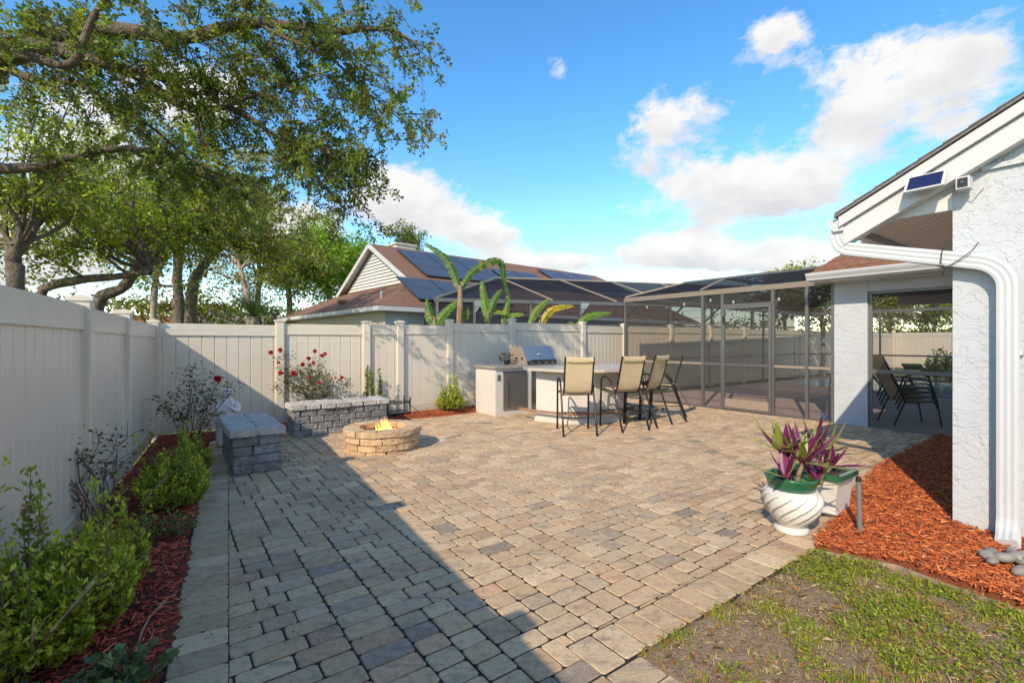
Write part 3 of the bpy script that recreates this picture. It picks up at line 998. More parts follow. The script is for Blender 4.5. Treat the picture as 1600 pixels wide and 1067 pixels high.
# things fixed to the house
t = thing('solar_panel', 'small white framed solar panel tilted on the gable box above the downspout', 'solar panel', HW(.30, -.2, 2.55))
c = HW(.115, -.20, 2.60)
tz = (-B * .80 + UP * .60).normalized()
ty = (UP - tz * UP.dot(tz)).normalized()
tx = (-A)
MB().box(c, (.235, .165, .018), tx, ty, tz).build('frame', 'trim_white', t)
for k in (-1, 1):
    MB().box(c + tz * .011 + tx * (k * .0500), (.0985, .135, .004), tx, ty, tz).build('cell', 'pv_small', t)
MB().bar(c - tz * .01, HW(.115, -.02, 2.575), .03, .03).build('bracket', 'trim_white', t)
t = thing('security_camera', 'small white box security camera under the gable beside the solar panel', 'camera', HW(-.10, -.1, 2.55))
c = HW(-.085, -.11, 2.55)
MB().box(c, (.075, .10, .085), -A, B, UP).build('housing', 'trim_white', t)
MB().box(c - B * .052, (.055, .012, .062), -A, B, UP).build('front_plate', 'lens', t)
MB().tube([c - B * .056, c - B * .066], [.014, .013], 12).build('camera_lens', 'steel_dark', t)
MB().bar(c + B * .05, HW(-.085, .0, 2.60), .025, .025).build('mount', 'trim_white', t)
MB().tube([c + B * .03 - UP * .03, c + B * .05 - UP * .075 - A * .05, HW(-.17, -.015, 2.52), HW(-.20, -.012, 2.60)], .004, 6).build('cable', 'trim_white', t)
# ---------------------------------------------------------------- pool deck, pool, screen cage
def pts2(l): return [(p.x, p.y) for p in l]
deck = sheet('pool_deck', pts2([LW(4.75, .0, 0), LW(4.75, 13, 0), LW(-6, 13, 0), LW(-6, .0, 0)]), -.006, 'deck')
pool0 = Vector((8.75, 15.3, 0))
cop = MB()
pa, pb = 6.5, 4.6
cop.prism([pool0 + A * .3 - B * .3, pool0 + A * .3 + B * (pb + .3), pool0 - A * pa + B * (pb + .3), pool0 - A * pa - B * .3], UP * .03)
cop.build('pool_coping', 'deck', None, kind='structure')
sheet('pool_water', pts2([pool0, pool0 + B * pb, pool0 - A * (pa - .3) + B * pb, pool0 - A * (pa - .3)]), .034, 'water')

cage = thing('pool_cage', 'grey metal framed pool screen enclosure with a screen door beside the white pillar', 'screen enclosure', LW(2.3, 0, 0))
def cpost(s, b, h=2.40, w=.055):
    MB().bar(LW(s, b, -.01), LW(s, b, h), w, w, A).build('post', 'bronze', cage)
S_ = [4.63, 2.507, 2.06, 1.047, .46, .045]
for s in S_: cpost(s, .03)
ZB = 2.375
MB().bar(LW(4.66, .03, ZB + .06), LW(.03, .03, ZB + .06), .055, .105).build('front_beam', 'bronze_warm', cage)
for i in range(5):
    if i == 2: continue
    MB().bar(LW(S_[i], .03, .93), LW(S_[i + 1], .03, .93), .05, .045).build('chair_rail', 'bronze_tan' if i != 1 else 'bronze', cage)
    MB().bar(LW(S_[i], .03, .012), LW(S_[i + 1], .03, .012), .05, .03).build('sill', 'bronze', cage)
for i in range(5):
    if i == 2:
        MB().add([LW(S_[2], .035, 2.12), LW(S_[3], .035, 2.12), LW(S_[3], .035, ZB), LW(S_[2], .035, ZB)], [(0, 1, 2, 3)]).build('screen_panel', 'screen', cage)
        continue
    for z0, z1 in ((.03, .92), (.95, ZB)):
        MB().add([LW(S_[i], .035, z0), LW(S_[i + 1], .035, z0), LW(S_[i + 1], .035, z1), LW(S_[i], .035, z1)], [(0, 1, 2, 3)]).build('screen_panel', 'screen', cage)
# door
dm = MB()
d0, d1 = 2.02, 1.087
for s in (d0, d1): dm.bar(LW(s, .0, .02), LW(s, .0, 2.10), .045, .05, A)
for z in (.04, .93, 2.085): dm.bar(LW(d0, .0, z), LW(d1, .0, z), .04, .05)
door = dm.build('door', 'bronze', cage)
MB().bar(LW(S_[2], .02, 2.135), LW(S_[3], .02, 2.135), .05, .04).build('door_header', 'bronze', cage)
MB().add([LW(d0, .004, .24), LW(d1, .004, .24), LW(d1, .004, 2.08), LW(d0, .004, 2.08)], [(0, 1, 2, 3)]).build('door_screen', 'screen', door)
MB().bar(LW(d0 - .02, .0, .145), LW(d1 + .02, .0, .145), .012, .19).build('kick_plate', 'bronze_tan', door)
MB().bar(LW(d0 - .02, -.045, 1.78), LW(d0 - .02, -.045, 1.92), .02, .03, A).build('door_handle', 'black_metal', door)
# side walls, far wall, mansard roof
CB = 10.5
for b in (3.5, 7.0, CB):
    cpost(4.63, b)
    MB().bar(LW(4.63, b - 3.5 + .05, .93), LW(4.63, b - .03, .93), .05, .05).build('chair_rail', 'bronze', cage)
    MB().bar(LW(4.63, b - 3.5 + .05, ZB + .06), LW(4.63, b - .03, ZB + .06), .05, .11).build('side_beam', 'bronze', cage)
MB().add([LW(4.63, .05, 0), LW(4.63, CB, 0), LW(4.63, CB, ZB), LW(4.63, .05, ZB)], [(0, 1, 2, 3)]).build('side_screen', 'screen', cage)
for s in (2.4, .1, -2.2, -4.5):
    cpost(s, CB)
MB().bar(LW(4.6, CB, ZB + .06), LW(-6, CB, ZB + .06), .05, .11).build('far_beam', 'bronze', cage)
MB().bar(LW(4.6, CB, .93), LW(-6, CB, .93), .05, .05).build('chair_rail', 'bronze', cage)
MB().add([LW(4.6, CB, 0), LW(-6, CB, 0), LW(-6, CB, ZB), LW(4.6, CB, ZB)], [(0, 1, 2, 3)]).build('far_screen', 'screen', cage)
ZM, IN = 2.83, 1.0
ZC = ZB + .125
roofc = [LW(4.63, .03, ZC), LW(-2.6, .03, ZC), LW(-2.6, IN, ZM), LW(4.63 - IN, IN, ZM), LW(4.63, CB, ZC), LW(4.63 - IN, CB - IN, ZM), LW(-6, CB - IN, ZM), LW(-6, CB, ZC), LW(-6, IN, ZM)]
MB().add([roofc[i] for i in (0, 1, 2, 3)], [(0, 1, 2, 3)]).build('roof_screen', 'screen_roof', cage)
MB().add([roofc[i] for i in (0, 3, 5, 4)], [(0, 1, 2, 3)]).build('roof_screen', 'screen_roof', cage)
MB().add([roofc[i] for i in (3, 8, 6, 5)], [(0, 1, 2, 3)]).build('roof_screen', 'screen_dark', cage)
for s in (2.55, .45):
    MB().bar(LW(s, .03, ZC + .01), LW(s - .0, IN, ZM + .01), .045, .03).build('rafter', 'bronze_tan', cage)
    MB().bar(LW(s, IN, ZM), LW(s, CB - IN, ZM), .05, .05).build('rafter', 'bronze', cage)
MB().bar(LW(4.63, .03, ZC + .01), LW(4.63 - IN, IN, ZM + .01), .045, .03).build('hip_bar', 'bronze_tan', cage)
MB().bar(LW(4.63 - IN, IN, ZM + .01), LW(-2.6, IN, ZM + .01), .05, .05).build('purlin', 'bronze', cage)
for s, b in ((4.63, 3.5), (4.63, 7.0)):
    MB().bar(LW(s, b, 1.95), LW(s - .55, b, ZB + .05), .04, .04).build('knee_brace', 'bronze', cage)
for s in (2.507, 1.047, .46):
    MB().bar(LW(s, .04, 2.0), LW(s, .45, ZB + .2), .04, .04).build('knee_brace', 'bronze', cage)

# string lights
def string_lights(label, pts, sag, nb, r=.022, bm='bulb'):
    t = thing('string_lights', label, 'lights', tuple(pts[0]), 'string lights')
    line = []
    for a, b in zip(pts[:-1], pts[1:]):
        for k in range(9):
            q = k / 8
            line.append(a.lerp(b, q) - UP * (sag * 4 * q * (1 - q)))
    MB().tube(line, .006, 5).build('wire', 'rubber', t)
    for k in range(nb):
        p = line[min(len(line) - 1, int((k + .5) / nb * len(line)))]
        m = MB().tube([p, p - UP * .05], .012, 6)
        s = m.build('socket', 'rubber', t)
        MB().lathe([(.006, -.12), (r, -.10), (r, -.075), (.010, -.05)], p, 8).build('bulb', bm, s, smooth=True)
    return t
string_lights('string of small bulbs looped under the near pool cage beam', [LW(4.55, .12, 2.42), LW(2.5, .1, 2.42), LW(1.5, .12, 2.42), LW(.46, .1, 2.42), LW(.0, .1, 2.36)], .14, 9)
string_lights('string of bulbs on the cage side wall seen through the screen', [LW(4.5, .3, 2.1), LW(3.6, 3.4, 2.3), LW(2.6, 6.5, 2.3)], .2, 7)

# ---------------------------------------------------------------- neighbour's screen cage
NU = Vector((math.sin(R(75)), math.cos(R(75)), 0))
NV = Vector((-NU.y, NU.x, 0))
n0 = Vector((-.1585 * 15, 15, 0))
def NC(u, v, z): return n0 + NU * u + NV * v + UP * z
ncage = thing('pool_cage', "neighbour's dark screen enclosure with hipped roof beyond the fence", 'screen enclosure', tuple(n0))
NZ, NR = 2.72, 3.78
for u in (0, 1.2, 3.1, 4.9, 6.6, 8.4, 10.2, 12):
    MB().bar(NC(u, 0, 0), NC(u, 0, NZ), .09, .09, NU).build('post', 'bronze', ncage)
MB().bar(NC(-.1, 0, NZ), NC(14, 0, NZ), .09, .12).build('eave_beam', 'bronze', ncage)
MB().bar(NC(0, 0, .95), NC(14, 0, .95), .07, .07).build('chair_rail', 'bronze', ncage)
MB().bar(NC(0, 0, 1.95), NC(14, 0, 1.95), .06, .06).build('chair_rail', 'bronze', ncage)
MB().add([NC(0, 0, 0), NC(14, 0, 0), NC(14, 0, NZ), NC(0, 0, NZ)], [(0, 1, 2, 3)]).build('wall_screen', 'screen_dark', ncage)
MB().add([NC(0, 0, 0), NC(0, 8, 0), NC(0, 8, NZ), NC(0, 0, NZ)], [(0, 1, 2, 3)]).build('wall_screen', 'screen_dark', ncage)
MB().add([NC(0, 0, NZ + .06), NC(14, 0, NZ + .06), NC(14, 2.2, NR), NC(2.5, 2.2, NR)], [(0, 1, 2, 3)]).build('roof_screen', 'screen_roof', ncage)
MB().add([NC(0, 0, NZ + .06), NC(2.5, 2.2, NR), NC(2.5, 6, NR), NC(0, 8, NZ + .06)], [(0, 1, 2, 3)]).build('roof_screen', 'screen_roof', ncage)
MB().add([NC(2.5, 2.2, NR), NC(14, 2.2, NR), NC(14, 6, NR), NC(2.5, 6, NR)], [(0, 1, 2, 3)]).build('roof_screen', 'screen_dark', ncage)
MB().bar(NC(0, 0, NZ + .08), NC(2.5, 2.2, NR + .02), .06, .05).build('hip_bar', 'bronze_tan', ncage)
MB().bar(NC(2.5, 2.2, NR + .02), NC(14, 2.2, NR + .02), .06, .05).build('ridge_bar', 'bronze_tan', ncage)
for u in (2.6, 5.0, 7.2, 9.4, 11.6):
    MB().bar(NC(u + 1.3, 0, NZ + .08), NC(u, 2.2, NR + .02), .045, .04).build('rafter', 'bronze_tan', ncage)
for u in (3.1, 6.6, 8.4):
    MB().bar(NC(u, .05, 2.15), NC(u + .6, .05, NZ - .02), .06, .06).build('knee_brace', 'bronze_tan' if u > 4 else 'bronze', ncage)
for u in (1.2, 4.9):
    MB().prism([NC(u, -.06, NZ), NC(u + .34, -.06, NZ), NC(u, -.06, NZ - .42)], NV * .02).build('bracket_plate', 'steel', ncage)
string_lights("string of dark bulbs hanging under the neighbour's cage beam", [NC(.6, -.12, NZ - .1), NC(3.1, -.12, NZ - .1), NC(6.6, -.12, NZ - .1), NC(10.2, -.12, NZ - .1)], .12, 12, .03, 'rubber')
sheet('neighbour_deck', pts2([NC(-.3, -.3, 0), NC(14, -.3, 0), NC(14, 9, 0), NC(-.3, 9, 0)]), -.02, 'deck')

# ---------------------------------------------------------------- neighbour's house with solar roof
nC = Vector((-5.1, 18, 0))
hu, hv = Vector((-.656, .755, 0)), Vector((.755, .656, 0))
def NH(u, v, z): return nC + hu * u + hv * v + UP * z
nh = thing('house', "neighbour's house with brown shingle roof, white sided gable and solar panels", 'house', tuple(nC))
EZ, PT = 2.78, .555
def nz(u): return EZ + PT * u
UR = 6.83
V1, V2_ = 3.0, 21.4
MB().prism([NH(.55, .55, 0), NH(13.1, .55, 0), NH(13.1, 23.6, 0), NH(.55, 23.6, 0)], UP * 2.6).build('wall', 'wall_blue', nh)
MB().prism([NH(.53, .53, 0), NH(13.1, .53, 0), NH(13.1, .56, 0), NH(.53, .56, 0)], UP * 2.6).build('side_wall', 'wall_tan', nh)
rm = MB()
# hip skirt at the left end, main slopes, far hip
uA, uB = 2.63, 2 * UR - 2.63
zA = nz(uA)
tri = [NH(0, 0, EZ), NH(2 * UR, 0, EZ), NH(uB, V1 + .05, zA), NH(uA, V1 + .05, zA)]
rm.add(tri, [(0, 3, 2, 1)])
rm.add([NH(0, 0, EZ), NH(0, V2_ + 3.4, EZ), NH(UR, V2_, nz(UR)), NH(UR, V1 - .35, nz(UR)), NH(uA, V1 - .35, zA), NH(uA, V1 + .05, zA)], [(0, 1, 2, 3, 4, 5)])
rm.add([NH(2 * UR, 0, EZ), NH(2 * UR, V2_ + 3.4, EZ), NH(UR, V2_, nz(UR)), NH(UR, V1 - .35, nz(UR)), NH(uB, V1 - .35, zA), NH(uB, V1 + .05, zA)], [(5, 4, 3, 2, 1, 0)])
rm.add([NH(0, V2_ + 3.4, EZ), NH(2 * UR, V2_ + 3.4, EZ), NH(UR, V2_, nz(UR))], [(0, 1, 2)])
nroof = rm.build('roof', 'shingle_far', nh)
for (u0, v0, u1, v1) in ((-.02, -.02, 2 * UR, -.02), (-.02, -.02, -.02, V2_ + 3.4)):
    MB().bar(NH(u0, v0, EZ - .10), NH(u1, v1, EZ - .10), .04, .17).build('fascia', 'trim_white', nh)
MB().prism([NH(.0, .0, EZ - .17), NH(2 * UR, 0, EZ - .17), NH(2 * UR, .6, EZ - .17), NH(.0, .6, EZ - .17)], -UP * .02).build('soffit', 'trim_white', nh)
MB().prism([NH(.0, .0, EZ - .175), NH(.6, 0, EZ - .175), NH(.6, 23, EZ - .175), NH(.0, 23, EZ - .175)], -UP * .02).build('soffit', 'trim_white', nh)
# gable: lapped siding boards and barge boards
gh = nz(UR) - zA
gab = MB().prism([NH(uA, V1 + .06, zA - .3), NH(uB, V1 + .06, zA - .3), NH(UR, V1 + .06, nz(UR) - .05)], hv * .05).build('gable', 'siding', nh)
k = 0
while k < 13:
    z0 = zA + k * .17
    w0 = uA + (z0 + .17 - zA) / PT + .30
    if 2 * UR - w0 <= w0: break
    MB().prism([NH(w0, V1 - .02, z0), NH(2 * UR - w0, V1 - .02, z0), NH(2 * UR - w0, V1 + .045, z0 + .168), NH(w0, V1 + .045, z0 + .168)], hv * .012).build('siding_board', 'siding', gab)
    k += 1
for sgn in (0, 1):
    ua = uA - .25 if not sgn else uB + .25
    MB().bar(NH(ua, V1 - .34, zA - .14 - .05), NH(UR, V1 - .34, nz(UR) - .12), .05, .22).build('barge_board', 'trim_white', nh)
    MB().prism([NH(ua, V1 - .33, zA - .17), NH(UR, V1 - .33, nz(UR) - .03), NH(UR, V1 + .04, nz(UR) - .03), NH(ua, V1 + .04, zA - .17)], -UP * .02).build('gable_soffit', 'trim_white', nh)
# solar panels, each a framed module
def pv(u, v, w, h):
    lift = UP * .12
    a, b, c, d = NH(u, v, nz(u)) + lift, NH(u, v + w, nz(u)) + lift, NH(u + h, v + w, nz(u + h)) + lift, NH(u + h, v, nz(u + h)) + lift
    o = MB().prism([a, b, c, d], UP * .035).build('solar_panel', 'steel_dark', nh)
    me = bpy.data.meshes.new('cells')
    e = .025
    def at(p, q): return (a.lerp(b, p)).lerp(d.lerp(c, p), q) + UP * .040
    me.from_pydata([at(e, e), at(1 - e, e), at(1 - e, 1 - e), at(e, 1 - e)], [], [(0, 1, 2, 3)])
    at_ = me.attributes.new('cell', 'FLOAT_VECTOR', 'POINT')
    at_.data.foreach_set('vector', [0, 0, 0, w, 0, 0, w, h, 0, 0, h, 0])
    link('cells', me, 'solar_cells', o)
PW, PH = 1.75, 1.02
for r_ in range(3):
    for c_ in range(3): pv(3.05 + r_ * (PH + .02), 3.9 + c_ * (PW + .02), PW, PH)
for r_ in range(2):
    for c_ in range(3): pv(.45 + r_ * (PH + .02), 2.0 + c_ * (PW + .02), PW, PH)
for c_, (v, rr) in enumerate(((9.4, 2), (11.2, 2), (14.3, 3), (16.1, 3), (17.9, 3), (19.7, 2))):
    for r_ in range(rr): pv(3.0 + r_ * (PH + .02), v, PW, PH)
ch = MB().box(NH(UR + .7, 5.0, nz(UR) - .25), (1.2, .9, 1.0), hv, -hu).build('chimney', 'chimney', nh)
MB().box(NH(UR + .7, 5.0, nz(UR) + .29), (1.35, 1.05, .08), hv, -hu).build('chimney_cap', 'chimney', ch)
MB().tube([NH(UR + .7, 5.0, nz(UR) + .33), NH(UR + .7, 5.0, nz(UR) + .52)], .3, 12).build('flue', 'black_metal', ch)
MB().tube([NH(1.6, .9, EZ + .35), NH(1.6, .9, EZ + .75)], .05, 8).build('vent_pipe', 'steel', nh)
MB().box(NH(5.9, .9, EZ + .55), (.35, .3, .16), hv, -hu).build('roof_vent', 'shingle_far', nh)

def small_house(label, c, ang, w, d, wallh, roofh, rm_, wm):
    c = Vector(c)
    a = Vector((math.cos(R(ang)), math.sin(R(ang)), 0))
    b = Vector((-a.y, a.x, 0))
    t = thing('house', label, 'house', tuple(c))
    MB().box(c + UP * wallh / 2, (w, d, wallh), a, b).build('wall', wm, t)
    o = .5
    z = wallh
    q = lambda x, y, zz: c + a * x + b * y + UP * zz
    m = MB()
    m.add([q(-w / 2 - o, -d / 2 - o, z - .1), q(w / 2 + o, -d / 2 - o, z - .1), q(w / 2 + o, 0, z + roofh), q(-w / 2 - o, 0, z + roofh), q(w / 2 + o, d / 2 + o, z - .1), q(-w / 2 - o, d / 2 + o, z - .1)],
          [(0, 1, 2, 3), (3, 2, 4, 5), (1, 4, 2), (0, 3, 5)])
    m.build('roof', rm_, t)
    MB().bar(q(-w / 2 - o, -d / 2 - o, z - .18), q(w / 2 + o, -d / 2 - o, z - .18), .05, .18).build('fascia', 'trim_white', t)
    return t
small_house('far house with orange roof peeking above the left fence', (-20.5, 25, 0), 30, 4.5, 5, 1.9, .9, 'shingle_orange', 'wall_tan')
small_house('far house with grey roof between the trees and the palm', (-20.0, 34, 0), 15, 4.2, 6, 2.3, 1.25, 'shingle_grey', 'siding')
small_house('far house with grey roof and white fascia beside the bright green tree', (-21.0, 44, 0), 10, 4.5, 6, 2.6, 1.1, 'shingle_grey', 'wall_blue')

# ---------------------------------------------------------------- outdoor kitchen
K0 = Vector((-.31, 8.87, 0))
def KK(b, a, z): return K0 + B * b + A * a + UP * z
kit = thing('outdoor_kitchen', 'white stucco kitchen counter with stone top and built-in fridge by the fence', 'counter', tuple(K0))
MB().prism([KK(0, 0, 0), KK(.86, 0, 0), KK(.86, .70, 0), KK(0, .70, 0)], UP * .885).build('base', 'counter_white', kit)
MB().prism([KK(.862, .18, 0), KK(2.6, .18, 0), KK(2.6, .70, 0), KK(.862, .70, 0)], UP * .885).build('base', 'counter_white', kit)
top = MB().prism([KK(-.04, -.04, .887), KK(2.64, -.04, .887), KK(2.64, .74, .887), KK(-.04, .74, .887)], UP * .048)
top.build('countertop', 'granite', kit)
fd = MB().prism([KK(.17, -.022, .10), KK(.735, -.022, .10), KK(.735, -.022, .80), KK(.17, -.022, .80)], A * .03).build('fridge_door', 'steel', kit)
MB().prism([KK(.165, -.012, .802), KK(.74, -.012, .802), KK(.74, -.012, .825), KK(.165, -.012, .825)], A * .02).build('fridge_gap', 'steel_dark', kit)
h = MB().tube([KK(.225, -.06, .20), KK(.225, -.06, .70)], .011, 8)
for z in (.22, .68): h.tube([KK(.225, -.06, z), KK(.225, -.02, z)], .008, 6)
h.build('fridge_handle', 'steel_bright', fd)
MB().prism([KK(.62, -.0235, .755), KK(.68, -.0235, .755), KK(.68, -.0235, .768), KK(.62, -.0235, .768)], -A * .002).build('badge', 'steel_dark', fd)
MB().prism([KK(.045, -.008, .66), KK(.115, -.008, .66), KK(.115, -.008, .77), KK(.045, -.008, .77)], A * .012).build('outlet_cover', 'steel', kit)
for b0, z0, z1 in ((.92, .68, .86), (.92, .14, .62), (1.36, .68, .86), (1.36, .14, .62)):
    dd = MB().prism([KK(b0, .16, z0), KK(b0 + .40, .16, z0), KK(b0 + .40, .16, z1), KK(b0, .16, z1)], A * .03).build('cabinet_door', 'steel', kit)
    hb = b0 + .10
    MB().tube([KK(hb, .16, (z0 + z1) / 2 + .05), KK(hb + .01, .12, (z0 + z1) / 2 + .04), KK(hb + .01, .12, (z0 + z1) / 2 - .04), KK(hb, .16, (z0 + z1) / 2 - .05)], .008, 6).build('handle', 'steel_bright', dd)

# grill
gr = thing('gas_grill', 'stainless gas grill with sloping mirror lid on the kitchen counter', 'grill', tuple(KK(1.1, .35, .935)))
g0, g1 = .76, 1.56
side = [(.02, .936), (.62, .936), (.62, 1.12), (.56, 1.27), (.48, 1.31), (.22, 1.31), (.05, 1.02)]
for b in (g0, g1 - .02):
    MB().prism([KK(b, a, z) for a, z in side], B * .02).build('end_cap', 'bronze_tan' if b == g0 else 'steel', gr)
lid = MB()
lp_ = [(.05, 1.02), (.22, 1.31), (.48, 1.31), (.56, 1.27), (.62, 1.12)]
vs = [KK(b, a, z) for b in (g0 + .02, g1 - .02) for a, z in lp_]
lid.add(vs, [(i, i + 1, i + 6, i + 5) for i in range(4)])
lo = lid.build('lid', 'steel_bright', gr)
MB().tube([KK(g0 + .06, -.0, 1.035), KK(g1 - .06, -.0, 1.035)], .016, 8).build('lid_handle', 'steel_bright', lo)
for b in (g0 + .08, g1 - .08): MB().tube([KK(b, .0, 1.035), KK(b, .075, 1.045)], .010, 6).build('handle_bracket', 'steel_dark', lo)
nrm = (-A * .29 + UP * .17).normalized()
c = KK((g0 + g1) / 2, .12, 1.14)
MB().tube([c, c + nrm * .018], .04, 16).build('thermometer', 'steel', lo)
MB().prism([KK(g0 + .02, .02, .936), KK(g1 - .02, .02, .936), KK(g1 - .02, .02, 1.015), KK(g0 + .02, .02, 1.015)], A * .03).build('control_panel', 'steel_dark', gr)
for k in range(4):
    c = KK(g0 + .12 + k * .18, .02, .975)
    MB().tube([c, c - A * .03], .022, 12).build('knob', 'steel', gr)
for a in (.17, .34):
    MB().tube([KK(g0 - .002, a, 1.06), KK(g0 - .018, a, 1.06)], .022, 8).build('vent_plug', 'black_metal', gr)

# bar with rounded end
bar = thing('bar_counter', 'white stucco bar with pale stone top and foot rail in front of the grill', 'counter', (1.2, 8.5, 0))
bp0 = [Vector((.43, 8.38, 0)), Vector((.98, 7.97, 0)), Vector((1.42, 8.04, 0)), Vector((1.85, 8.30, 0)), Vector((2.12, 8.72, 0)), Vector((2.16, 9.15, 0)), Vector((1.95, 9.35, 0)), Vector((1.2, 9.0, 0))]
MB().prism(bp0, UP * .89).build('base', 'counter_white', bar)
cen = Vector((1.25, 8.75, 0))
def grow(p, d): return p + (p - cen).normalized() * d
tp = [Vector((.20, 8.62, 0)), Vector((.28, 8.22, 0)), Vector((.92, 7.66, 0)), Vector((1.50, 7.70, 0)), Vector((2.06, 8.02, 0)), Vector((2.40, 8.52, 0)), Vector((2.46, 9.2, 0)), Vector((2.1, 9.6, 0)), Vector((1.2, 9.25, 0))]
MB().prism([p + UP * .892 for p in tp], UP * .05).build('bar_top', 'granite_light', bar)
rail = [grow(p, .13) + UP * .19 for p in bp0[:7]]
rail = [rail[0] + A * .3] + rail
MB().tube(rail, .022, 8).build('foot_rail', 'wood_rail', bar)
for p in (rail[1], rail[2], rail[4], rail[6]):
    q = p + (cen - p).normalized() * .14
    q.z = .19
    MB().tube([p, q], .012, 6).build('rail_bracket', 'bronze', bar)
MB().prism([grow(p, .035) for p in bp0[:7]], UP * .07).build('plinth', 'counter_white', bar)

# pot of roses on the counter
pk = KK(.56, .42, .936)
pot = thing('flower_pot', 'small dark pot with leafy rose stems beside the grill', 'pot plant', tuple(pk))
MB().lathe([(.05, 0), (.065, .07), (.07, .08), (.06, .08)], pk, 16).build('pot', 'black_metal', pot)
LQ, LD, LC = [], [], []
for i in range(46):
    q = U(0, 6.28)
    r = U(.02, .15)
    LQ.append(pk + Vector((math.cos(q) * r, math.sin(q) * r, U(.08, .22))))
    LD.append((math.cos(q), math.sin(q), U(-.3, .6)))
    LC.append(np.array((.05, .09, .03)) * U(.6, 1.4))
link('leaves', leaves_mesh('leaves', [tuple(p) for p in LQ], LD, .06, .035, LC, seed=3), 'leaf', pot)
m = MB()
for i in range(7):
    q = U(0, 6.28)
    m.tube([pk + UP * .05, pk + Vector((math.cos(q) * .06, math.sin(q) * .06, .14)), pk + Vector((math.cos(q) * .14, math.sin(q) * .14, U(.18, .26)))], .004, 5)
m.build('stem', 'twig', pot)
for dx, dz in ((-.14, .19), (-.11, .14)):
    MB().lathe([(.005, 0), (.022, .012), (.024, .03), (.012, .042)], pk + B * dx + UP * dz, 8).build('bloom', 'wood_rail', pot)

# ---------------------------------------------------------------- bar chairs
def build_chair():
    t = thing('bar_chair', '', 'chair')
    def keep(o, par=None):
        KIDS.setdefault((par or t).name, []).append(o)
        return o
    w = .235
    for sx in (-1, 1):
        x = sx * (w + .015)
        path = [(x, .33, 0), (x, .315, .35), (x, .30, .74), (x, .285, .79), (x, .25, .82), (x, .19, .83), (x, .10, .815), (x, .03, .775), (x, -.03, .70), (x, -.08, .58), (x, -.22, .20), (x, -.30, 0)]
        keep(MB().tube(path, .0155, 8).build('leg_loop', 'chair_metal', t, smooth=True))
        keep(MB().tube([(x, .30, .62), (x * .98, .02, .61), (x, -.07, .60)], .011, 6).build('seat_rail', 'chair_metal', t))
        keep(MB().tube([(sx * .215, -.05, .60), (sx * .215, -.10, .66), (sx * .215, -.17, .90), (sx * .215, -.245, 1.17)], .013, 8).build('back_post', 'chair_metal', t))
        keep(MB().tube([(x, .33, -.0), (x, .33, .012)], .02, 8).build('foot', 'rubber', t))
        keep(MB().tube([(x, -.30, -.0), (x, -.30, .012)], .02, 8).build('foot', 'rubber', t))
    for y, z in ((.318, .26), (-.19, .26), (.30, .61), (-.07, .59)):
        keep(MB().tube([(-w - .015, y, z), (w + .015, y, z)], .010, 6).build('stretcher', 'chair_metal', t))
    for sx in (-1, 1):
        keep(MB().tube([(sx * (w + .015), .318, .26), (sx * (w + .015), -.19, .26)], .009, 6).build('stretcher', 'chair_metal', t))
    # sling back and seat: slightly sagging fabric, wrapped over the top bar
    m = MB()
    vs, fs = [], []
    prof = [(.295, .645), (.20, .622), (.08, .605), (.0, .60), (-.06, .62), (-.10, .66), (-.135, .78), (-.172, .90), (-.208, 1.03), (-.245, 1.165), (-.262, 1.172), (-.268, 1.15), (-.255, 1.10)]
    nxs = 7
    for (y, z) in prof:
        for i in range(nxs):
            u = -1 + 2 * i / (nxs - 1)
            sag = (1 - u * u) * .012
            vs.append((u * .205, y - (0 if z < .65 else -sag * .5), z - sag))
    for j in range(len(prof) - 1):
        for i in range(nxs - 1):
            fs.append((j * nxs + i, j * nxs + i + 1, (j + 1) * nxs + i + 1, (j + 1) * nxs + i))
    keep(m.add(vs, fs).build('sling', 'sling', t, smooth=True))
    return t
proto = build_chair()
spots = [(.995, 7.27, 3, 'tan sling bar chair with its back squarely to us, leftmost at the bar'),
         (1.82, 7.63, 22, 'tan sling bar chair second from the left, turned slightly left towards the bar'),
         (2.32, 8.02, 44, 'tan sling bar chair third from the left, angled at the bar end'),
         (2.86, 8.60, 70, 'dark edged bar chair seen side on, nearest the pool cage')]
for i, (x, y, a, lab) in enumerate(spots):
    o = proto if i == 0 else copy_tree(proto)
    o.location = (x, y, 0)
    o.rotation_euler = (0, 0, R(a))
    tag(o, lab, 'chair', 'bar chairs around the outdoor bar')
# basket of odds and ends on a low stand between chairs, thin pole by the cage
bk = Vector((2.33, 8.55, 0))
t = thing('basket', 'small dark basket of pale odds and ends behind the bar chairs', 'basket', tuple(bk))
MB().lathe([(.08, .56), (.12, .60), (.14, .68), (.145, .70), (.12, .70), (.11, .62)], bk, 16).build('bowl', 'black_metal', t)
MB().tube([bk, bk + UP * .57], .018, 8).build('stand', 'black_metal', t)
MB().lathe([(.13, 0), (.13, .015), (.03, .03)], bk, 16).build('foot_plate', 'black_metal', t)
for k in range(7):
    q = U(0, 6.28)
    c = bk + Vector((math.cos(q) * .07, math.sin(q) * .07, U(.68, .76)))
    MB().lathe([(.01, -.03), (.035, -.01), (.03, .025), (.008, .04)], c, 8).build('item', random.choice(['plaster', 'steel_bright', 'sling', 'plastic_blue']), t, smooth=True)
m = MB().tube([bk + Vector((.10 * math.cos(q), .05, .70 + .22 * math.sin(q))) for q in np.linspace(0, math.pi, 12)], .007, 6)
m.build('hoop', 'steel_dark', t)
t = thing('pole', 'thin pale pole leaning from the last bar chair to the cage foot', 'pole', tuple(G(1080, 641)))
MB().tube([G(1081, 641), P(1052, 592, 9.0)], .008, 6).build('shaft', 'bronze_tan', t)
MB().tube([G(1081, 641), G(1081, 641) + UP * .03], .016, 8).build('tip', 'rubber', t)

